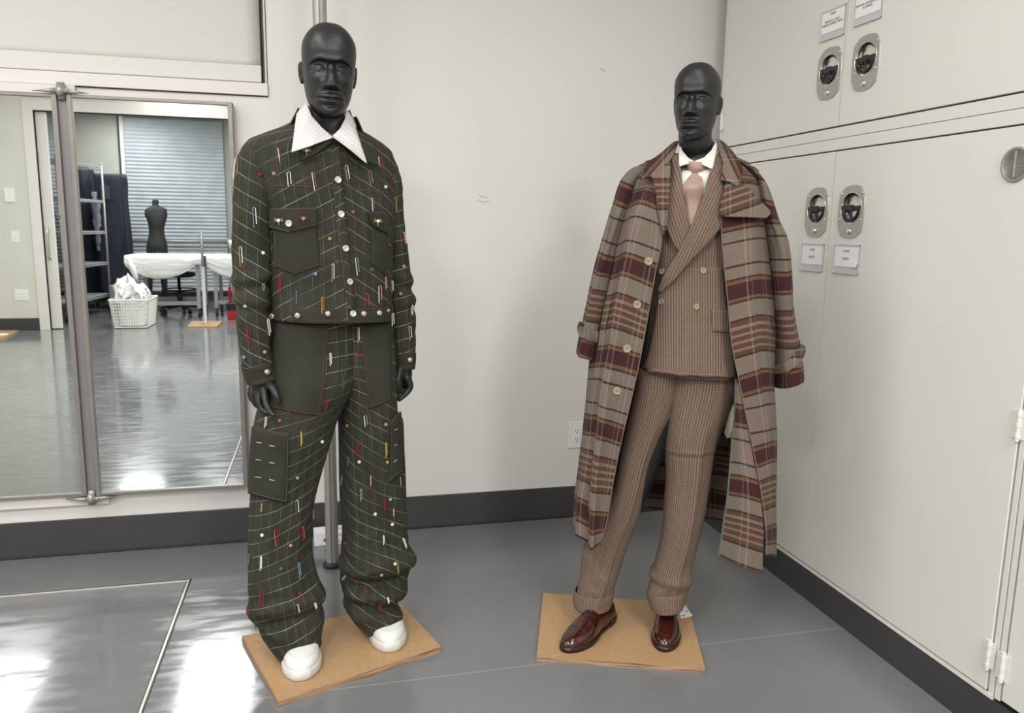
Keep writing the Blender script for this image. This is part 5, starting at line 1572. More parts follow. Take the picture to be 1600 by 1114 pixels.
# chest pockets
def pocket(rows, flap, bva, par, off=.004):
    o, b_ = patch('pocket', rows, bva, 'denim_plain', par, nu=18, nv=20, off=off, thick=.004, bulge=.003)
    bb = [b_]
    if flap: o2, b2 = patch('pocket_flap', flap, bva, 'denim_plain', par, nu=18, nv=10, off=off + .007, thick=.004, bulge=.002); bb.append(b2)
    return bb
pk = []
pk += pocket([[(428, 352), (456, 353), (494, 353)], [(429, 390), (460, 392), (498, 386)], [(431, 417), (461, 430), (501, 415)]], [[(425, 326), (456, 325), (494, 325)], [(424.5, 345), (455, 346), (495, 344)], [(422, 354.5), (456, 362.5), (496.5, 352)]], [bvT], jk)
pk += pocket([[(578, 357), (590, 362), (603, 365)], [(578.5, 390), (592, 395), (602, 398)], [(580, 415), (594, 424), (602, 431)]], [[(573.5, 331), (588, 331.5), (603.5, 333)], [(576, 346), (590, 350), (603.5, 353)], [(579, 352), (592, 360), (603, 366)]], [bvT], jk)
JP = JS + pk + [bpl]; ALLJ = ALLJ + [bpl]
# jacket collar under the white one
ca, bva = drape('collar', [[(470, 200, .012), (500, 214, .012), (517, 222, .012)], [(459, 225, .018), (490, 232, .022), (514.5, 227, .020)], [(470.5, 254, .022), (492, 243, .026), (513, 229, .022)]], JS, 'denim_plain', jk, n=8, thick=.004)
cb, bvb = drape('collar', [[(524, 222, .012), (538, 214, .012), (556, 208, .012)], [(527, 226, .020), (545, 234, .024), (572, 242, .02)], [(529, 227, .022), (550, 248, .028), (586, 263.5, .022)]], JS, 'denim_plain', jk, n=8, thick=.004)
# back of the collar
loft('collar_band', B1, [(168, 466, 182, 556, .066, 2.0, -.012), (176, 462, 190, 560, .072, 2.0, -.012), (196, 452, 210, 568, .082, 2.1, -.008)], 'denim_plain', jk, nt=60, nz=10, thick=.004, t0=.74, t1=.26)
CS = [bvT, bva, bvb, bv_body1]
sh1 = empty('shirt_collar', tuple(B1.p(517, 200, .08)), None); sh1.parent = m1; sh1.matrix_parent_inverse = m1.matrix_basis.inverted()
def cuv(x, y): return ((x - 455) * .0019 * .95 + (y - 170) * .0006, -(y - 170) * .0019 * .8 + abs(x - 520) * .0011)
def wing(pts, name):
    """pts rows of (px, py, d) on the body plane."""
    W = [[np.array(list(B1.p(p[0], p[1], p[2])) + [p[0], p[1]]) for p in r] for r in pts]
    rows = [spline(r, 8) for r in W[:1]] 
    out = []
    for r in W: 
        o_ = []
        for i in range(len(r) - 1):
            for k in range(8): o_.append(r[i] * (1 - k / 8) + r[i + 1] * (k / 8))
        o_.append(r[-1]); out.append(o_)
    cols = [spline([out[i][j] for i in range(len(out))], 8) for j in range(len(out[0]))]
    G = [[Vector(cols[j][i][:3]) for j in range(len(cols))] for i in range(len(cols[0]))]
    UV = [[cuv(cols[j][i][3], cols[j][i][4]) for j in range(len(cols))] for i in range(len(cols[0]))]
    me, bv_ = grid_mesh(name, G, UV, UV); o = link_mesh(name, me, 'collar', sh1); solid(o, .003); return bv_
w1 = wing([[(478, 160, .030), (487, 181, .078), (503, 199, .100), (519.5, 213.5, .112)],
           [(470, 168, .030), (474, 196, .115), (496, 210, .130), (519.6, 213.8, .118)],
           [(463, 178, .030), (455.3, 237.5, .165), (487, 227, .160), (519.8, 214.4, .124)]], 'collar_wing')
w2 = wing([[(541, 172, .030), (538, 188, .078), (531, 202, .100), (520, 213.5, .112)],
           [(548, 182, .030), (556, 214, .115), (545, 222, .130), (520.2, 213.8, .118)],
           [(552, 192, .030), (572.5, 256, .165), (549, 236, .160), (520.4, 214.4, .124)]], 'collar_wing')
b_, _ = loft('collar_stand', B1, [(160, 477, 172, 546, .058, 2.0, -.005), (176, 468, 186, 551, .064, 2, -.005), (192, 466, 200, 556, .07, 2, -.005)], 'collar', sh1, nt=60, nz=10, thick=.002, t0=.72, t1=.28)
# only the back half shows: the front lies behind the wings

# ---- patch pockets and panels on the trousers
TS = [bvL, bvR]
pA, ba = patch('front_panel', [[(434, 505), (480, 506), (512.5, 506)], [(421.5, 548), (468, 555), (509, 570)], [(424, 600), (466, 608), (505, 612)], [(427, 638), (466, 646), (500.5, 650)]], TS, 'denim_plain', tr1, nu=20, nv=30, off=.004, thick=.003)
pB, bb = patch('front_panel', [[(563, 506), (585, 506), (607, 506)], [(568, 555), (588, 556), (611, 557)], [(572, 600), (590, 600), (611, 598)], [(576, 639), (592, 634), (611, 624)]], TS, 'denim_plain', tr1, nu=16, nv=30, off=.004, thick=.003)
pC, bc = patch('cargo_pocket', [[(398.5, 666), (424, 674), (450.5, 676.5)], [(394, 718), (422, 726), (449, 730)], [(392.5, 770), (420, 778), (447, 784)]], TS, 'denim_plain', tr1, nu=16, nv=24, off=.010, thick=.006, bulge=.006)
pD, bd = patch('cargo_pocket', [[(606.5, 658), (615, 648), (625, 641)], [(606.5, 705), (617, 695), (627, 688)], [(606.5, 755), (617, 742), (628, 735)]], TS, 'denim_plain', tr1, nu=12, nv=24, off=.010, thick=.006, bulge=.004)
TP = TS + [ba, bb, bc, bd]

# ---- stitching
def stitch(parent, lst, surfs, mt, name, r=.0008, off=.0006):
    b = MB()
    for pts in lst: seam(b, pts, surfs, r, off)
    if b.v: b.build(name, mt, parent)
stitch(jk, [[(428, 287), (470, 286.5), (530, 291)], [(540, 293), (570, 294), (606, 297)], [(425, 328), (460, 327.5), (493, 327.5)], [(423, 353), (456, 360.5), (496, 350.5)], [(431, 414), (461, 427), (500, 412.5)],
            [(499, 380), (500.5, 413)], [(424, 483), (460, 483), (540, 483)], [(424, 496), (480, 500), (545, 501)], [(558, 484), (604, 481)], [(380, 582), (427, 571)], [(387, 599), (432, 586)], [(614, 560), (645, 559)],
            [(536, 285), (541, 286)], [(541, 336), (548, 337)], [(548, 390), (555, 391)], [(552, 442), (560, 443)], [(559, 488), (572, 487)]], ALLJ + pk, 'thread_orange', 'orange_stitching', .00055)
stitch(jk, [[(426, 290.5), (470, 290), (531, 294.5)], [(531, 295), (570, 297), (606, 301)], [(424.5, 326.5), (460, 325.8), (494, 325.8)], [(422.5, 355), (456, 363), (497, 352.5)], [(501, 384), (502, 415), (461, 431), (431, 418)],
            [(429, 358), (430, 417)], [(580, 416), (594, 424.5)], [(574, 332), (588, 332), (602, 333)], [(579, 353), (592, 361), (602, 367)], [(516, 228), (521, 290), (526, 350), (533, 400), (539, 450), (544, 500)],
            [(464, 238), (470.5, 254), (492, 243.5), (513, 229)], [(530, 228), (550, 248), (585, 263)], [(423, 502), (470, 506), (545, 506)], [(379, 578), (425, 566)], [(387, 602), (433, 589)], [(614, 573), (645, 572)], [(614, 552), (646, 551)]], ALLJ + pk + [bva, bvb], 'thread_teal', 'seam_edge', .0009, .0007)
stitch(tr1, [[(512, 507), (509, 570), (505, 612), (500, 650)], [(509.5, 507), (506, 570), (502, 612), (497.5, 648)], [(427, 636), (466, 644), (500, 648)], [(428, 640), (466, 648), (500, 652)], [(447, 507), (437, 520), (424, 535)],
             [(563, 507), (568, 555), (572, 600), (576, 639)], [(565.5, 507), (570, 555), (574.5, 600), (578, 636)], [(577, 640), (593, 635), (611, 625)], [(577, 636.5), (593, 631), (611, 621)], [(399, 669), (424, 677), (450, 679.5)]], TP, 'thread_orange', 'orange_stitching', .0006)
stitch(tr1, [[(400, 667), (424, 674.5), (450.5, 677)], [(450, 679), (447, 783)], [(393, 769), (420, 777), (447, 783)], [(607, 658), (607, 754), (617, 742), (628, 735)], [(541, 508), (541, 540), (539, 575), (535, 608)], [(560, 510), (559, 560), (552, 588), (536, 597)], [(535, 560), (534, 605)]], TP, 'thread_teal', 'seam_edge', .0009, .0007)
stitch(tr1, [[(401, 691), (409, 692)], [(421, 696), (429, 697.5)], [(400, 718), (408, 719)], [(421, 722.5), (429, 724)], [(399, 745), (408, 746)], [(421, 749), (429, 751)], [(616, 672), (621, 670)], [(616, 696), (620, 694)], [(615, 722), (620, 718)]], TP, 'thread_white', 'bar_tack', .0009)

# ---- buttons
def button_mesh(r, holes=0):
    b = MB(); b.lathe([(r * .85, 0), (r, .0015), (r, .0028), (r * .86, .0036), (r * .7, .0028), (.0002, .0026)], 22, cap=False)
    return b
def put_button(px, py, surfs, mesh, name, parent, mats, k=1):
    h = hit(px, py, surfs, .0006)
    if not h: return
    o = bpy.data.objects.new(name, mesh); COL.objects.link(o); o.parent = parent
    o.matrix_parent_inverse = Matrix.Identity(4); o.matrix_basis = wm(parent).inverted() @ frame_at(h[0], h[1])
    return o
bmsh = button_mesh(.0092).mesh('button'); bmsh.materials.append(M['button_metal']); bmsh.polygons.foreach_set('use_smooth', [True] * len(bmsh.polygons))
for px, py in ((528, 281), (533, 334.5), (540, 388), (546.5, 440), (551.5, 490), (451.5, 349)):
    put_button(px, py, JP, bmsh, 'button', jk, None)

# ---- bead work
def bead_mat(name, c, metal=0.0): return simple(name, c, .18, metal)
BC = {'w': bead_mat('bead_pearl', rgb(222, 222, 212)), 'r': bead_mat('bead_red', rgb(140, 18, 32)), 'y': bead_mat('bead_yellow', rgb(176, 162, 74)), 'o': bead_mat('bead_orange', rgb(172, 96, 54)),
      'b': bead_mat('bead_blue', rgb(116, 146, 160)), 'p': bead_mat('bead_pink', rgb(184, 136, 132)), 'g': bead_mat('bead_green', rgb(78, 110, 76)), 'v': bead_mat('bead_violet', rgb(122, 120, 158)), 's': bead_mat('bead_silver', rgb(190, 190, 188), .8)}
PX = .00188
_loops = {}
def loop_mesh(c1, c2, n, gap):
    key = (c1, c2, n, gap)
    if key in _loops: return _loops[key]
    b = MB(); r = .0017; step = .0031; g = gap * PX / 2
    b.cm = 0
    for i in range(n): b.ball((-g + .0004 * (i % 2), -i * step, .0016), r, 6, 4)
    b.cm = 1 if c2 != c1 else 0
    if gap > 0:
        for i in range(int(n * .85)): b.ball((g, -i * step, .0016), r, 6, 4)
        b.ball((0, step * .8, .0016), r, 6, 4)
    me = b.mesh('bead_loop'); me.materials.append(BC[c1])
    if c2 != c1: me.materials.append(BC[c2])
    me.polygons.foreach_set('use_smooth', [True] * len(me.polygons))
    _loops[key] = me; return me
def cluster_mesh(c):
    key = ('c', c)
    if key in _loops: return _loops[key]
    b = MB(); rr = random.Random(hash(c) % 97 if 0 else ord(c[0]))
    for i in range(7):
        a = i * 2 * PI / 6; q = .0034 if i < 6 else 0
        b.ball((q * math.cos(a), q * math.sin(a), .0022 + (.0015 if i == 6 else 0)), .0021, 7, 5)
    me = b.mesh('bead_cluster'); me.materials.append(BC[c]); me.polygons.foreach_set('use_smooth', [True] * len(me.polygons)); _loops[key] = me; return me
def flower_mesh(c1, c2):
    key = ('f', c1, c2)
    if key in _loops: return _loops[key]
    b = MB()
    for a in (0, PI, -PI / 2, .5, PI - .5):
        for i in range(1, 4): b.ball((i * .0036 * math.cos(a), i * .0036 * math.sin(a), .002), .0018, 6, 4)
    b.cm = 1
    for i in range(6): b.ball((.003 * math.cos(i), .003 * math.sin(i) + .001, .0045), .0024, 7, 5)
    me = b.mesh('bead_flower'); me.materials.append(BC[c1]); me.materials.append(BC[c2]); me.polygons.foreach_set('use_smooth', [True] * len(me.polygons)); _loops[key] = me; return me
def put(px, py, surfs, me, name, parent, roll=0.0, label=None, off=.0008):
    h = hit(px, py, surfs, off)
    if not h: return
    o = bpy.data.objects.new(name, me); COL.objects.link(o); o.parent = parent
    n_ = (h[1] * .5 + (CAM - h[0]).normalized() * .5).normalized()
    o.matrix_parent_inverse = Matrix.Identity(4); o.matrix_basis = wm(parent).inverted() @ frame_at(h[0], n_, roll=roll)
    if label: o['label'] = label
    return o
# (px of the loop's top, py, colours, length in beads, gap px, lean)
JL = [(436, 232, 'wr', 15, 3.4, .12), (371, 248, 'wp', 18, 5, -.12), (451, 270, 'ww', 12, 4.5, .06), (489, 270, 'wo', 16, 3.2, .12), (540.5, 260, 'yw', 15, 4.2, .14), (577, 268, 'vp', 14, 4, .16), (592.5, 246, 'wr', 14, 3.6, .10), (582, 310, 'wg', 12, 3, .06),
      (397, 326, 'bw', 17, 4, .03), (376, 387, 'yw', 17, 3.6, .04), (617, 311, 'oy', 15, 3.6, .02), (629.5, 364, 'rw', 14, 4, .14), (361.5, 372, 'oo', 15, 2.5, 0), (556.5, 404, 'wb', 16, 3.6, .10), (520, 414, 'pw', 16, 3, -.02), (438, 432, 'rr', 16, 2.6, .0),
      (463, 455, 'vv', 12, 0, 0), (504.5, 465, 'yo', 15, 3, -.03), (573, 460, 'ro', 15, 3, .10), (593.5, 448, 'wp', 16, 4.6, -.02), (602, 434, 'pp', 12, 2, .04), (612, 440, 'sw', 11, 3, 0), (411, 444, 'ys', 14, 2.5, 0), (365, 447, 'oo', 15, 4, 0),
      (613, 491, 'ww', 12, 3.6, -.05), (640, 511, 'yw', 14, 3.6, .06), (644, 478, 'ww', 14, 2.5, 0), (389, 517, 'rr', 15, 3.2, .02), (366, 497, 'pw', 15, 3, .0), (372, 545, 'pp', 12, 2, 0), (418, 500, 'ww', 15, 3, .04)]
for x, y, c, n, g, rl in JL: put(x, y, ALLJ + pk, loop_mesh(c[0], c[1], int(n), g), 'bead_loop', jk, rl)
for x, y, c in ((407, 273, 'r'), (428, 271, 'p'), (613, 281, 'r'), (602, 292, 'w'), (410.5, 395, 'w'), (493, 428, 'b'), (515, 373, 'y'), (383.5, 478, 's'), (626, 459, 'p'), (580, 421, 'g'), (381.5, 417.5, 'r'), (606, 485, 'y'),
                (551, 331.5, 'o'), (382, 558, 'b'), (413, 550, 'y'), (630, 541, 'r'), (631, 416, 'y'), (608, 383, 'r')):
    put(x, y, ALLJ + pk, cluster_mesh(c), 'bead_cluster', jk)
for x, y, c in ((479, 236, 'yw'), (436, 345, 'sw'), (474, 342, 'rp'), (590, 346, 'yw')):
    put(x, y, ALLJ + pk + [bva, bvb], flower_mesh(c[0], c[1]), 'bead_flower', jk)
for x, y, c in ((426, 494, 'y'), (465, 493, 's'), (512, 490, 'p'), (568, 490, 'p'), (592, 489, 's'), (417, 581, 'g'), (640, 562, 'p')):
    h = hit(x, y, ALLJ, .0006)
    if h:
        me_ = _loops.get(('d', c))
        if not me_:
            b = MB(); b.cm = 1; b.lathe([(.0078, 0), (.0088, .0025), (.0070, .005), (.004, .006), (.0001, .0062)], 12, cap=False); b.cm = 0
            for i in range(8): b.ball((.0062 * math.cos(i * PI / 4), .0062 * math.sin(i * PI / 4), .005), .0019, 6, 4)
            me_ = b.mesh('jewelled_stud'); me_.materials.append(BC[c]); me_.materials.append(BC['s']); me_.polygons.foreach_set('use_smooth', [True] * len(me_.polygons)); _loops[('d', c)] = me_
        put(x, y, ALLJ, me_, 'jewelled_stud', jk)
put(380, 589, ALLJ, flower_mesh('y', 'y'), 'bead_flower', jk)
TL = [(560, 513, 'pw', 15, 2.4, .0), (516, 553, 'ww', 12, 2.2, 0), (416.5, 653, 'ww', 10, 2.4, 0), (509, 624, 'rr', 11, 2.6, 0), (470.5, 676, 'yy', 13, 1.4, 0), (571, 650, 'wb', 11, 4, .08), (558.5, 692, 'rr', 13, 3, 0), (603, 693, 'yy', 15, 2, 0), (579.5, 744, 'pp', 11, 1.2, 0),
      (564, 765, 'ss', 12, 2.2, 0), (601, 782, 'rr', 11, 2.6, .05), (615, 796, 'yy', 8, 1, 0), (599, 838, 'ww', 9, 1.8, 0), (463.5, 783, 'gw', 14, 4, 0), (409, 788, 'gy', 9, 2, 0), (431, 829, 'or', 15, 4.6, .06), (472.5, 824, 'ro', 13, 2.6, 0),
      (408.5, 870, 'ww', 13, 2, 0), (466.5, 880, 'bb', 15, 2.6, 0), (410, 926, 'rr', 15, 4.5, -.12), (465, 946, 'rw', 9, 1.4, .1), (390.5, 866, 'gg', 12, 2, 0), (594, 945, 'rr', 9, 1.4, 0), (574, 921, 'rr', 13, 3.2, -.45), (621, 880, 'yg', 11, 2.4, 0), (606, 935, 'ww', 6, 1.5, 0),
      (630, 842, 'ww', 11, 2, .3), (492, 943, 'ww', 6, 2, .2), (540, 900, 'bb', 7, 2, -.6), (545, 715, 'gg', 9, 1.4, 0), (625, 746, 'yg', 9, 1, 0), (535, 745, 'bg', 9, 1, 0), (528.5, 680, 'oo', 11, 3.2, 0)]
for x, y, c, n, g, rl in TL: put(x, y, TP, loop_mesh(c[0], c[1], int(n), g), 'bead_loop', tr1, rl)
for x, y, c in ((437, 657, 'o'), (562, 556, 'r'), (543, 665, 'o'), (503, 690, 'w'), (561.5, 721.5, 'w'), (464.5, 746.5, 's'), (602.5, 663, 'p'), (410, 836, 'w'), (454, 852, 'p'), (439, 888, 'g'), (610, 780, 's'), (586, 803, 'w'), (613, 819, 'w'), (596, 898, 'y'), (617, 881, 'w'), (467, 927, 'r'), (541, 849, 'r'), (605, 722, 'y')):
    put(x, y, TP, cluster_mesh(c), 'bead_cluster', tr1)
# strings of beads hanging clear of the cloth
for (x, y, n, c, d) in ((505, 702, 7, 'r', .02), (493, 742, 9, 'r', .02), (487.5, 797, 9, 'y', .02), (388, 951, 8, 'r', .02), (399, 972, 7, 'r', .02), (621, 920, 5, 'o', .0)):
    b = MB(); p = B1.p(x, y, d)
    for i in range(n): b.ball((p.x + (.0022 * i if x == 621 else 0), p.y, p.z - .0034 * i * (.6 if x == 621 else 1)), .0018, 6, 4)
    if c == 'y':
        for i in range(n): b.ball((p.x + .004, p.y, p.z - .0034 * i), .0018, 6, 4)
    b.build('hanging_beads', BC[c], tr1, smooth=True)
# ------------------------------------------------------------------ mannequin in the plaid coat and tweed suit
YAW2 = math.radians(-25)
t3, t4 = onZ(884, 1019, BH), onZ(1037, 1019, BH)
mid = (t3 + t4) / 2
n2 = Vector((math.sin(YAW2), -math.cos(YAW2), 0))
c2 = mid - n2 * .155
B2 = Body(c2.x, c2.y, YAW2)
m2 = empty('mannequin', (c2.x, c2.y, BH), 'black mannequin in a brown tweed suit and open striped plaid overcoat, beside the cabinets', 'mannequin')
def heading(a, b):
    p, q = onZ(*a, BH), onZ(*b, BH); v = q - p; return math.atan2(v.x, -v.y)
shoe(m2, t3 + Vector((-.006, 0, 0)), heading((945, 972), (884, 1019)), .30, None, 'oxford')
shoe(m2, t4, heading((1040, 958), (1037, 1019)), .30, None, 'oxford')
bq = B2.p
def sub_root(name, par, loc):
    r = empty(name, tuple(loc), None); r.parent = par; r.matrix_parent_inverse = wm(par).inverted(); return r
ex = [tube_mesh([bq(1089, 262, .0), bq(1088, 300, 0), bq(1085, 400, 0), bq(1083, 520, 0), bq(1080, 590, 0)], [.05, .085, .085, .08, .08], 24),
      tube_mesh([bq(1020, 290, -.01), bq(1150, 290, -.01)], [.04, .04], 16),
      tube_mesh([bq(1040, 600, 0), bq(990, 760, 0), bq(945, 880, -.02), bq(925, 950, -.03)], [.07, .055, .04, .033], 20),
      tube_mesh([bq(1100, 600, 0), bq(1080, 760, 0), bq(1052, 880, -.02), bq(1042, 955, -.03)], [.07, .055, .04, .033], 20),
      tube_mesh([bq(1010, 300, -.01), bq(965, 420, 0), bq(935, 530, .01)], [.04, .034, .028], 18),
      tube_mesh([bq(1160, 300, -.01), bq(1205, 420, 0), bq(1225, 560, .01)], [.04, .034, .028], 18)]
body2, bv_body2, H2 = make_body(m2, B2, (1093, 98), (1084.5, 221), .03, math.radians(-37), math.radians(1.0), math.radians(1.0),
    [(232, 1066, 1116, .0), (250, 1065, 1116, -.005), (268, 1062, 1117, -.01)], ex)

# ---- tweed trousers
tr2 = sub_root('trousers', m2, bq(1070, 640, 0))
def fl2(t, y, u, acc, P):
    f = t - .5
    return .004 * fbm(P, (5, 5, 2), 3) + .007 * bump1(f, .06, .02) * sg(y, 640, 700) + .006 * sg(y, 850, 900) * fbm(P, (10, 10, 14), 3)
def fr2(t, y, u, acc, P):
    f = t - .5
    return .004 * fbm(P, (5, 5, 2), 3) + .007 * bump1(f, .05, .02) * sg(y, 640, 690) + .003 * bump1(y, 697, 3.5) * bump1(f, -.02, .2) - .003 * bump1(y, 704, 3) * bump1(f, -.02, .2) + .009 * sg(y, 850, 890) * fbm(P, (10, 10, 14), 3) + .008 * bump1(y - 40 * f, 900, 9) * sg(y, 870, 890)
rl = [(570, 992, 570, 1066, 0.100, 2.5, 0), (600, 990, 600, 1062, 0.096, 2.5, 0), (640, 982, 640, 1052, 0.092, 2.4, 0), (680, 974, 680, 1034, 0.087, 2.3, 0), (720, 966, 720, 1018, 0.082, 2.3, 0), (761, 957, 761, 1009, 0.077, 2.3, 0), (800, 940, 800, 1001, 0.072, 2.3, 0), (830, 920, 830, 990, 0.068, 2.3, 0),
      (860, 910, 860, 979, 0.065, 2.3, 0), (891, 906, 891, 968, 0.061, 2.2, 0), (915, 901.5, 915, 961, 0.060, 2.2, 0), (936, 899, 938, 957.5, 0.060, 2.2, .0)]
rr = [(570, 1048, 570, 1160, 0.100, 2.5, 0), (600, 1044, 600, 1156, 0.096, 2.5, 0), (640, 1041, 640, 1141, 0.092, 2.4, 0), (680, 1039, 680, 1125, 0.087, 2.3, 0), (701, 1039.5, 701, 1119, 0.084, 2.3, 0), (751, 1040, 751, 1111, 0.078, 2.3, 0), (790, 1037, 790, 1105, 0.073, 2.3, 0), (819, 1034, 819, 1099, 0.070, 2.3, 0),
      (845, 1029.5, 845, 1093, 0.067, 2.3, 0), (870, 1024, 867, 1087, 0.064, 2.2, 0), (905, 1014.5, 905, 1079, 0.060, 2.2, 0), (936, 1012, 936, 1073, 0.060, 2.2, 0)]
_, bl1 = loft('trouser_leg', B2, rl, 'tweed', tr2, nt=110, nz=180, fold=fl2, thick=.003)
_, bl2 = loft('trouser_leg', B2, rr, 'tweed', tr2, nt=110, nz=180, fold=fr2, thick=.003)
loft('turn_up', B2, [(920, 898, 923, 959, .062, 2.2, .0), (924, 896.5, 927, 959.5, .065, 2.2, .0), (933, 896, 936, 958, .066, 2.2, .001), (943, 897, 946, 955.5, .065, 2.2, .003), (945, 898, 948, 954.5, .063, 2.2, .003)], 'tweed', tr2, nt=90, nz=20, thick=.003,
     fold=lambda t, y, u, a, P: .003 * fbm(P, (12, 12, 12), 3))
loft('turn_up', B2, [(919, 1011, 919, 1074, .062, 2.2, .0), (923, 1010, 924, 1075, .065, 2.2, .0), (934, 1011, 934, 1073, .066, 2.2, .001), (947, 1016, 945, 1069, .065, 2.2, .003), (949, 1018, 947, 1068, .063, 2.2, .003)], 'tweed', tr2, nt=90, nz=20, thick=.003,
     fold=lambda t, y, u, a, P: .003 * fbm(P, (12, 12, 12), 3))

# ---- double breasted jacket
sj = sub_root('suit_jacket', m2, bq(1083, 420, 0))
rt = [(240, 1062, 240, 1120, .030, 2, -.035), (249, 1042, 249, 1140, .055, 2.1, -.02), (262, 1012, 262, 1166, .082, 2.2, 0), (280, 1000, 280, 1176, .10, 2.4, 0), (320, 1004, 320, 1172, .118, 2.5, 0), (380, 1010, 380, 1166, .125, 2.5, 0), (440, 1010, 440, 1160, .122, 2.5, 0), (500, 1008, 500, 1158, .125, 2.5, 0),
      (560, 1000, 560, 1160, .132, 2.5, 0), (572, 997, 586, 1161, .134, 2.5, 0)]
_, bj = loft('jacket_body', B2, rt, 'tweed', sj, nt=160, nz=130, thick=.004, fold=lambda t, y, u, a, P: .004 * fbm(P, (4, 4, 3), 3) + .003 * bump1(y - 60 * (t - .5), 470, 14) * .5)
J2 = [bj]
# overlapping front edge running from the lower button to the rounded hem
patch('front_edge', [[(1036, 418), (1080, 418), (1128, 418)], [(1029, 462), (1080, 462), (1132, 462)], [(1023, 510), (1080, 510), (1140, 510)], [(1013, 555), (1075, 556), (1146, 556)], [(1001, 584), (1070, 592), (1150, 596)]], J2, 'tweed', sj, nu=24, nv=40, off=.006, thick=.004)
_, bf = patch('front_edge_inner', [[(1037, 418), (1128, 418)], [(1002, 588), (1149, 602)]], J2, 'tweed', None, nu=10, nv=10, off=.006, thick=0); bpy.data.objects.remove(_)
J3 = J2 + [bf]
# shirt, collar and tie
shr = sub_root('shirt', m2, bq(1088, 270, .08))
_, bs = drape('shirt_front', [[(1060, 240, .003), (1092, 256, .004), (1121, 240, .003)], [(1063, 272, .004), (1088, 275, .006), (1114, 268, .004)], [(1067, 302, .004), (1084, 306, .006), (1102, 300, .004)], [(1075, 345, .003), (1080, 350, .004), (1086, 345, .003)]], J2, 'shirt', shr, n=7, thick=.002)
SS = [bj, bs]
def bsheet(B, name, pts, mt, par, n=8, thick=.003, uvf=None, lin=False):
    W = [[np.array(list(B.p(p[0], p[1], p[2])) + [p[0], p[1]]) for p in r] for r in pts]
    def L(r):
        if not lin: return spline(r, n)
        o_ = []
        for i in range(len(r) - 1):
            for k in range(n): o_.append(r[i] * (1 - k / n) + r[i + 1] * (k / n))
        o_.append(r[-1]); return o_
    out = [L(r) for r in W]
    cols = [spline([out[i][j] for i in range(len(out))], n) for j in range(len(out[0]))]
    G = [[Vector(cols[j][i][:3]) for j in range(len(cols))] for i in range(len(cols[0]))]
    UV = [[(uvf(cols[j][i][3], cols[j][i][4]) if uvf else (cols[j][i][3] * .0019, -cols[j][i][4] * .0019)) for j in range(len(cols))] for i in range(len(cols[0]))]
    me, b_ = grid_mesh(name, G, UV, UV); o = link_mesh(name, me, mt, par); solid(o, thick); return o, b_
loft('collar_stand', B2, [(218, 1063, 220, 1119, .050, 2.0, -.01), (236, 1060, 236, 1122, .056, 2, -.01)], 'shirt', shr, nt=60, nz=8, thick=.002, t0=.70, t1=.30)
bsheet(B2, 'collar_wing', [[(1062.5, 222, .012), (1066, 235, .050), (1075, 246, .078), (1085.5, 252.5, .088)], [(1061, 228, .020), (1061, 246, .080), (1073, 251, .094), (1085.6, 253, .092)], [(1060, 236, .02), (1061.5, 259.5, .104), (1074, 255.5, .104), (1085.8, 253.6, .096)]], 'shirt', shr, thick=.0025, lin=True)
bsheet(B2, 'collar_wing', [[(1118, 222, .012), (1111, 236, .050), (1100, 247, .078), (1086, 252.5, .088)], [(1119.5, 228, .020), (1115, 248, .080), (1101, 254, .094), (1086.1, 253, .092)], [(1120.5, 236, .02), (1112, 264.5, .104), (1099, 258.5, .104), (1086.2, 253.6, .096)]], 'shirt', shr, thick=.0025, lin=True)
ti = sub_root('necktie', m2, bq(1085, 300, .1))
def dist(px, py, surfs):
    h = hit(px, py, surfs)[0]; return (h - B2.c).dot(B2.n)
dk = dist(1086, 262, [bj]); db = dist(1084, 300, [bj]); de = dist(1080, 345, [bj])
tuv = lambda x, y: (x * .0019, -y * .0019)
bsheet(B2, 'knot', [[(1070, 254.5, dk + .004), (1077, 252.5, dk + .018), (1087, 252.5, dk + .022), (1097, 254, dk + .018), (1105.5, 259.5, dk + .004)],
                    [(1075, 264, dk + .004), (1080, 263, dk + .020), (1087, 263, dk + .024), (1095, 264, dk + .020), (1101, 267, dk + .004)],
                    [(1080.5, 272, dk + .002), (1083, 272, dk + .012), (1086, 272, dk + .015), (1089, 272, dk + .012), (1093.5, 271.5, dk + .002)]], 'tie', ti, thick=.003, uvf=lambda x, y: (x * .0019 + y * .0012, -y * .0019))
bsheet(B2, 'blade', [[(1080.5, 269, dk + .008), (1084, 269, dk + .014), (1087, 269, dk + .014), (1093, 268, dk + .008)],
                     [(1074, 279, dk + .022), (1080, 279, dk + .030), (1088, 279, dk + .028), (1097, 277, dk + .020)],
                     [(1067, 292, db + .018), (1076, 293, db + .027), (1088, 292, db + .026), (1098.5, 288, db + .017)],
                     [(1069, 315, db + .010), (1077, 316, db + .018), (1088, 316, db + .017), (1098, 313, db + .009)],
                     [(1074, 345, de + .008), (1079, 347, de + .012), (1086, 347, de + .012), (1093, 342, de + .008)],
                     [(1080, 372, de + .006), (1082, 372, de + .008), (1086, 372, de + .008), (1090, 370, de + .006)]], 'tie', ti, thick=.003, uvf=tuv)
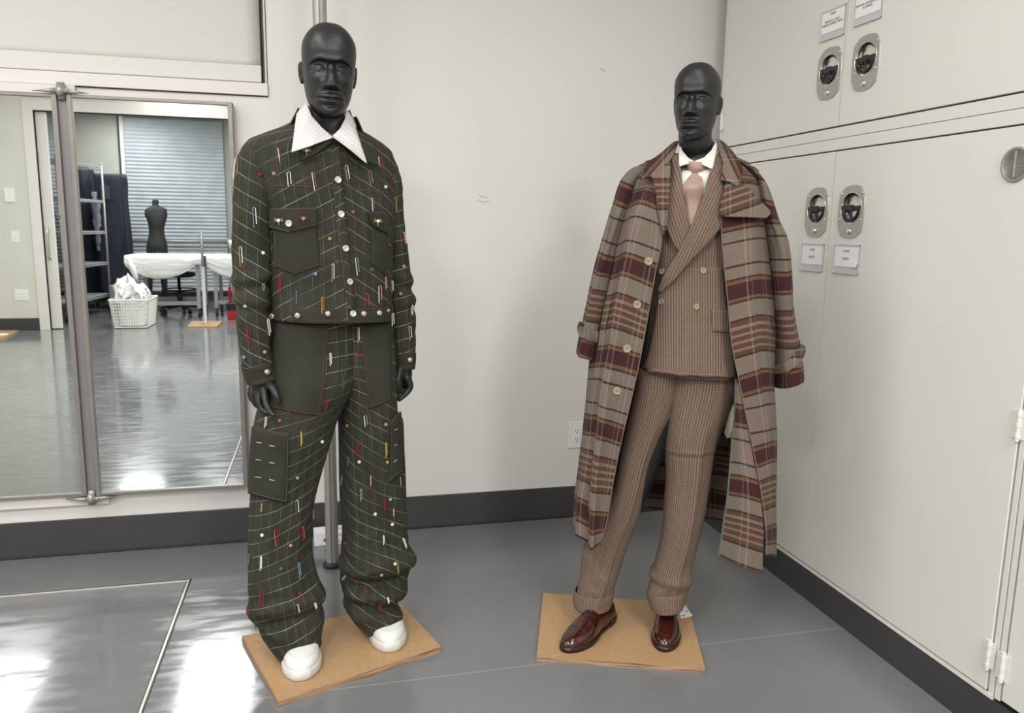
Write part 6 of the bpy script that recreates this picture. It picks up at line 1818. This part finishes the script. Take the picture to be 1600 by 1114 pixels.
# lapels
def lap_uv(ax_, ay):
    L_ = math.hypot(ax_, ay); ux, uy = ax_ / L_, ay / L_
    return lambda x, y: ((x * uy - y * ux) * .0019, -(x * ux + y * uy) * .0019)
lapL, bLL = drape('lapel', [[(1058, 228, .014), (1050, 250, .016), (1045, 300, .018), (1042, 349, .020), (1052, 375, .016), (1062, 393, .013)],
                            [(1061, 240, .014), (1057, 262, .020), (1056, 305, .023), (1058, 340, .023), (1063, 365, .017), (1065, 388, .013)],
                            [(1063, 250, .012), (1064.5, 276, .016), (1067.5, 300, .018), (1073, 330, .016), (1078, 357, .013), (1069, 383, .012)]], J3, 'tweed', sj, n=7, thick=.004, uvf=lap_uv(.30, 1), smooth_u=False)
lapR, bLR = drape('lapel', [[(1119, 236, .012), (1109, 272, .018), (1098, 310, .020), (1080, 356, .020), (1062, 393, .018), (1040, 432, .015), (1031.5, 455, .009)],
                            [(1124, 250, .014), (1117, 285, .026), (1110, 325, .028), (1092, 372, .027), (1074, 400, .023), (1046, 434, .017), (1033, 455, .010)],
                            [(1127, 262, .014), (1127, 300, .018), (1122, 358, .022), (1103, 382, .022), (1082, 403, .020), (1052, 440, .014), (1035, 457, .009)]], J3, 'tweed', sj, n=7, thick=.004, uvf=lap_uv(-.45, 1))
# welt pocket flap
_, bpk = patch('pocket_flap', [[(1112, 483), (1145, 485)], [(1112, 501), (1146, 504)], [(1113.5, 517.5), (1147, 520)]], J3, 'tweed', sj, nu=10, nv=10, off=.006, thick=.004, uvf=lambda x, y: (x * .0019 + .003, -y * .0019))
bh = MB(); bh.lathe([(.0078, 0), (.0085, .0012), (.0085, .0026), (.0072, .0034), (.0060, .0022), (.0001, .0020)], 24, cap=False)
hm = bh.mesh('button'); hm.materials.append(M['horn']); hm.materials.append(M['strip_dark'])
def with_holes(r, k):
    b = MB(); b.lathe([(r * .9, 0), (r, .0013), (r, .0030), (r * .86, .0040), (r * .68, .0026), (.0001, .0023)], 26, cap=False); b.cm = 1
    for i in range(4):
        a = PI / 4 + i * PI / 2; b.lathe([(r * .09, 0), (r * .09, .0006)], 8, Matrix.Translation((r * .24 * math.cos(a), r * .24 * math.sin(a), .0022)))
    for sx in (-1, 1): b.box((sx * r * .17, 0, .0030), (r * .06, r * .34, .0006), Matrix.Rotation(PI / 4 * 0, 4, 'Z'))
    me = b.mesh('button'); me.materials.append(M['horn']); me.materials.append(M['strip_dark'])
    return me
hb_s, hb_l = with_holes(.0088, 1), with_holes(.0120, 1)
for px, py in ((1034.5, 424), (1099, 422.5), (1034, 471), (1088.5, 479)):
    put_button(px, py, J3, hb_s, 'button', sj, None)

# ---- plaid overcoat: rows follow one pattern line round the body
ct = sub_root('overcoat', m2, bq(1070, 400, 0))
def coat_sheet(name, rows, par, n=10, side=1, thick=.0045, pleat=None, umul=1.0, u0=0.0):
    """rows: (v, [controls]); control (px, py, d) on the body plane or ('w', lateral, depth, z)."""
    W = []
    for v, cs in rows:
        r = []
        for c in cs:
            if c[0] == 'w': P = B2.c + B2.r * c[1] + B2.n * c[2]; P = Vector((P.x, P.y, c[3]))
            else: P = B2.p(c[0], c[1], c[2])
            r.append(np.array(list(P)))
        W.append((v, spline(r, n)))
    vk = [v for v, _ in W]; nc = len(W[0][1])
    vs = []
    for a, b_ in zip(vk[:-1], vk[1:]):
        k = max(4, int(abs(b_ - a) * 245 / 3.2)); vs += [a + (b_ - a) * i / k for i in range(k)]
    vs.append(vk[-1])
    cols = [hermite(vk, [w_[1][j] for w_ in W], vs) for j in range(nc)]
    G = [[Vector(cols[j][i]) for j in range(nc)] for i in range(len(vs))]
    um = [0.0]
    mid_ = len(vs) // 2
    for j in range(1, nc): um.append(um[-1] + sum((G[q][j] - G[q][j - 1]).length for q in (len(vs) // 4, mid_, 3 * len(vs) // 4)) / 3)
    UV = [[(u0 + umul * um[j], -0.0 + vs[i]) for j in range(nc)] for i in range(len(vs))]
    G2 = []
    for i in range(len(vs)):
        g = []
        for j in range(nc):
            a = G[i][max(j - 1, 0)]; b_ = G[i][min(j + 1, nc - 1)]; t_ = (b_ - a); nn = Vector((t_.y, -t_.x, 0))
            nn = nn.normalized() if nn.length > 1e-6 else Vector((0, -1, 0))
            P = G[i][j]; d = .006 * fbm(P, (5, 5, 2.5), 3)
            if pleat: d += pleat(j / (nc - 1), vs[i], P)
            g.append(P + nn * d * side)
        G2.append(g)
    me, bv_ = grid_mesh(name, G2, UV, UV); o = link_mesh(name, me, 'plaid', par); solid(o, thick, -side)
    return o, bv_, G2
def latz(px, py, d=0):
    P = B2.p(px, py, d); return (P - B2.c).dot(B2.r), P.z
def brow(v, front, outerL, outerR, frontR, bd=.19, dz=0.0):
    """front: [c0, c1, cm] left panel, outerL (px,py,d), outerR, frontR: [c7, c8]."""
    la, za = latz(*outerL); lb, zb = latz(*outerR); z = (za + zb) / 2 + dz
    return (v, front + [outerL, ('w', la + .035 * (1 if v > -.3 else -.3), -.11 * bd / .19, za * .8 + z * .2), ('w', la * .45 + lb * .05, -bd, z), ('w', lb * .5 + la * .02, -bd, z), ('w', lb - .035 * (1 if v > -.3 else -.3), -.11 * bd / .19, zb * .8 + z * .2), outerR] + frontR)
rows = [
 brow(-.46, [(1054, 238, .02), (1050, 239, .0), (1047, 241, -.02)], (1044, 243, -.03), (1136, 244, -.03), [(1132, 240, .0), (1124, 238, .02)], .06, -.01),
 brow(-.36, [(1046, 252, .06), (1026, 254, .03), (1010, 256, 0)], (998, 259, -.03), (1176, 266, -.03), [(1158, 260, .04), (1126, 256, .06)], .11, -.01),
 brow(-.24, [(1038, 270, .10), (1018, 272, .08), (1000, 272, .04)], (984, 272, -.01), (1193, 284, -.01), [(1168, 276, .07), (1126, 276, .10)], .15),
 brow(0.0, [(1026, 311, .135), (1005.5, 303, .125), (988, 309, .07)], (975, 314, -.0), (1199, 340, .0), [(1179, 336, .12), (1127, 346, .145)], .17),
 brow(.21, [(1034, 372, .15), (989.5, 357, .155), (972, 364, .09)], (961, 368, 0), (1204, 392, .0), [(1182, 390, .14), (1130, 400, .15)], .18),
 brow(.42, [(1023, 430, .155), (978, 412, .165), (962, 418, .10)], (949, 421, .01), (1210, 449, .0), [(1184.5, 447, .15), (1136, 458, .155)], .19),
 brow(.70, [(1010, 506, .16), (962, 487, .175), (946, 490, .115)], (931, 491, .02), (1212.5, 526, .01), [(1191, 522, .155), (1143, 534, .16)], .20),
 brow(1.0, [(998.6, 569, .165), (951, 554, .18), (938, 556, .12)], (922, 558, .02), (1210.5, 592, .01), [(1196, 592, .15), (1156.5, 604, .165)], .21),
 brow(1.22, [(984.5, 632, .165), (940, 618, .185), (929, 612, .125)], (917, 610, .02), (1210.5, 648, .01), [(1203, 654, .14), (1168, 660, .165)], .215),
 brow(1.42, [(973, 681, .165), (935, 667, .19), (923, 664, .13)], (911.5, 660, .02), (1210.5, 703, .01), [(1205, 706, .12), (1180, 716, .165)], .22),
 brow(1.72, [(959, 752, .165), (926, 745, .19), (915, 731, .135)], (904, 726, .02), (1210.5, 768, .01), [(1207, 772, .10), (1192, 779, .165)], .225),
 brow(2.0, [(948, 816, .165), (922.5, 813, .19), (907, 793, .14)], (897.5, 784, .02), (1211, 831, .01), [(1209, 833, .08), (1198, 837, .165)], .23),
 brow(2.15, [(939, 850, .165), (922, 858, .19), (905, 838, .14)], (897.5, 820, .02), (1211, 868, .01), [(1208, 868, .08), (1198, 868, .160)], .235),
]
def pleats(s_, v, P):
    k = sg(v, .1, 1.0)
    return k * (.010 * bump1(s_, .085, .018) - .012 * bump1(s_, .15, .02) + .012 * bump1(s_, .205, .016) + .012 * math.sin(s_ * 60) * sg(s_, .3, .4) * (1 - sg(s_, .7, .8)) - .010 * bump1(s_, .91, .012) * (1 - sg(v, .9, 1.3)))
coat, bct, CG = coat_sheet('coat_body', rows, ct, n=22, side=-1, pleat=pleats)
# turned facing hanging inside the right front edge
rows = [(.80, [(1151, 592, .150), (1153, 594, .155), (1155, 596, .158)]), (1.0, [(1147, 648, .145), (1155, 650, .158), (1165, 651, .162)]), (1.21, [(1142, 702, .14), (1157, 705, .165), (1176, 710, .163)]), (1.42, [(1138, 757, .14), (1162, 761, .17), (1187, 768, .163)]),
        (1.68, [(1130, 815, .14), (1160, 822, .172), (1193, 832, .163)]), (1.955, [(1122, 870, .14), (1155, 885, .172), (1191, 897, .163)])]
fc, bfc, FG = coat_sheet('front_facing', rows, ct, n=16, u0=.03)
# binding along the facing's free edge
b = MB(); b.tube([g[0] for g in FG], .0028, 6); b.build('edge_binding', 'binding', ct, smooth=True)
b = MB(); b.tube([g[0] + Vector((0, 0, 0)) for g in CG[10:]], .0016, 6); b.tube([g[-1] for g in CG[10:]], .0016, 6); b.build('front_edge_stitch', simple('pale_edge', rgb(110, 98, 88), .9), ct, smooth=True)
# sleeves
def slv_uv(ks, vs_, dv):
    def f(t, y, um, acc): return (um + .05, float(np.interp(y, ks, vs_, left=None)) + dv * (t - .5) if y >= ks[0] else vs_[0] - (ks[0] - y) / 245 + dv * (t - .5))
    return f
def slf(sd):
    def f(t, y, u, acc, P): return .008 * fbm(P, (6, 6, 3.5), 3) + .010 * bump1(t - .5, -.02 * sd + (y - 300) / 2600 * sd, .035) * sg(y, 300, 360) - .008 * bump1(t - .5, .09 * sd, .03) * sg(y, 320, 380)
    return f
rsl = [(259, 1000, 264, 1016, .02, 2, -.02), (263, 990, 270, 1012, .042, 2.1, -.02), (271, 981, 277, 1004, .06, 2.1, -.015), (285, 969.5, 290, 996, .078, 2.2, -.01), (317, 957.5, 322, 988, .08, 2.2, 0), (356, 946, 360, 978, .082, 2.2, .01), (398, 933.5, 402, 968, .085, 2.2, .015), (447, 922, 450, 954, .085, 2.2, .02),
       (495, 914, 498, 944, .082, 2.2, .025), (525, 907, 528, 938, .08, 2.2, .03), (550, 903, 559, 932, .078, 2.2, .03)]
rsr = [(252, 1150, 254, 1170, .03, 2, -.02), (257, 1156, 262, 1176, .055, 2.1, -.02), (266, 1166, 272, 1186, .07, 2.1, -.015), (282, 1178, 290, 1197, .078, 2.2, -.01), (310, 1184, 318, 1206.5, .08, 2.2, 0), (340, 1190, 344, 1214, .082, 2.2, .005), (366, 1195, 368, 1224, .085, 2.2, .01), (400, 1200, 402, 1232.5, .087, 2.2, .01), (447, 1204, 447, 1235.5, .088, 2.2, .01),
       (474, 1206, 474, 1237, .088, 2.2, .01), (504, 1208, 504, 1242, .088, 2.2, .012), (531, 1209, 531, 1247, .088, 2.2, .015), (562, 1209, 560, 1253, .088, 2.2, .02), (603, 1209, 589, 1255, .088, 2.2, .02)]
_, bs1 = loft('sleeve', B2, rsl, 'plaid', ct, nt=110, nz=190, fold=slf(-1), thick=.0045, uvf=slv_uv([250, 306, 414, 539, 600], [-.22, 0, .42, 1.0, 1.25], -.08))
_, bs2 = loft('sleeve', B2, rsr, 'plaid', ct, nt=110, nz=200, fold=slf(1), thick=.0045, uvf=slv_uv([260, 332, 439, 586, 640], [-.28, 0, .42, 1.0, 1.22], .03))
CTS = [bct, bs1, bs2, bfc]
plv = lambda v0, y0, k=245.0, a=0.0: (lambda x, y: (x * .0019, v0 + (y - y0) / k + x * a))
# sleeve straps
drape('sleeve_strap', [[(909, 501, .010), (918, 512, .012), (933, 518, .010)], [(907.5, 513, .012), (918, 523, .014), (932, 527, .012)], [(908.5, 525, .010), (918, 531, .012), (931, 535, .010)]], [bs1], 'plaid', ct, n=7, thick=.005, uvf=plv(.86, 520))
drape('sleeve_strap', [[(1213, 571, .010), (1229, 566, .012), (1243, 551, .012), (1249, 539, .010)], [(1212, 579, .012), (1231, 573, .014), (1246, 559, .014), (1252, 545, .012)], [(1211, 586, .010), (1232, 581, .012), (1248, 568, .012), (1252.5, 553, .010)]], [bs2], 'plaid', ct, n=7, thick=.005, uvf=plv(.86, 570))
# collar and lapels of the coat
def cpts(rows): return rows
bsheet(B2, 'collar', [[(1060, 220, -.02), (1056, 232, .03), (1050, 246, .075), (1035, 262, .115), (1018, 275, .130)],
                      [(1054, 221, -.02), (1043, 236, .036), (1034, 250, .085), (1021, 264, .122), (1009, 277, .137)],
                      [(1047, 226, -.025), (1030, 241, .02), (1014, 252, .062), (1006, 265, .100), (999.5, 279.5, .127)]], 'plaid', ct, thick=.005, uvf=lambda x, y: (x * .0019, .02 + ((x - 1044) * .744 + (y - 230) * .668) / 230 + .02))
bsheet(B2, 'lapel', [[(1017, 273, .130), (1032, 262, .125), (1048, 250, .10)], [(1025, 300, .150), (1037, 296, .152), (1047, 292, .142)], [(1030, 335, .158), (1038, 335, .160), (1044, 334, .152)], [(1034.5, 368, .161), (1037, 368, .161), (1040, 367, .158)]],
       'plaid', ct, thick=.005, uvf=lambda x, y: (x * .0019, .60 + (y - 282) / 215))
bsheet(B2, 'collar', [[(1117, 220, -.02), (1123, 236, .04), (1130, 258, .100), (1127, 282, .130)],
                      [(1125, 221, -.02), (1135, 240, .048), (1144, 262, .115), (1141, 286, .145)],
                      [(1132, 226, -.025), (1148, 245, .03), (1159, 266, .100), (1153.5, 295, .138)]], 'plaid', ct, thick=.005, uvf=lambda x, y: (y * .0019, .03 + (-(x - 1154) + .45 * (y - 262)) / 260))
bsheet(B2, 'lapel', [[(1134, 282, .132), (1148, 283, .138), (1159, 285, .130)], [(1130, 300, .140), (1160, 300, .152), (1188, 313, .130)], [(1125, 322, .150), (1165, 324, .166), (1204, 331, .132)], [(1124.5, 338, .158), (1162, 339, .172), (1198, 340, .148)]],
       'plaid', ct, thick=.005, lin=True, uvf=lambda x, y: (x * .0019, .60 + ((y - 285) + (x - 1130) * .35) / 250))
# coat buttons on the left front
for px, py in ((1013, 408), (995.5, 475.5), (979.5, 544.5), (963.5, 610.5)):
    put_button(px, py, CTS, hb_l, 'button', ct, None)
# pocket slits
b = MB(); seam(b, [(958, 470), (950, 500), (945, 520)], CTS, .0012, .001); seam(b, [(1204, 500), (1210, 520)], CTS, .0012, .001); seam(b, [(1129, 363), (1137, 362.5)], CTS, .0008, .001)
b.build('pocket_edge', 'strip_dark', ct)
# care of the small tag on the board
p0, p1, p2, p3 = onZ(1060, 955, BH + .001), onZ(1070, 946, BH + .001), onZ(1082, 962, BH + .001), onZ(1064, 966, BH + .001)
r = empty('paper_tag', tuple((p0 + p2) / 2), 'small white paper tag lying on the board behind the right brown shoe', 'tag')
b = MB(); vs = [Vector(p) for p in (p0, p1, p2, p3)]; vs = [Vector((v.x, v.y, BH + .0005)) for v in vs] + [Vector((v.x, v.y, BH + .002)) for v in vs]
b.add(vs, [(3, 2, 1, 0), (4, 5, 6, 7), (0, 1, 5, 4), (1, 2, 6, 5), (2, 3, 7, 6), (3, 0, 4, 7)]); b.build('card', 'paper', r)
b = MB(); c_ = onZ(1073, 955, BH + .0022); b.lathe([(.004, 0), (.004, .0004)], 10, Matrix.Translation(c_)); c_ = onZ(1068, 962, BH + .0022); b.box((c_.x, c_.y, c_.z), (.012, .006, .0005)); b.build('printed_marks', 'ink', r)

bsheet(B2, 'lining_flap', [[(1145, 632, .06), (1149, 650, .07), (1146, 668, .06)], [(1138, 650, .04), (1141, 662, .055), (1142, 676, .05)], [(1131, 676, .02), (1135, 684, .03), (1142, 684, .04)]], simple('lining_cloth', rgb(170, 166, 146), .8), ct, thick=.002)
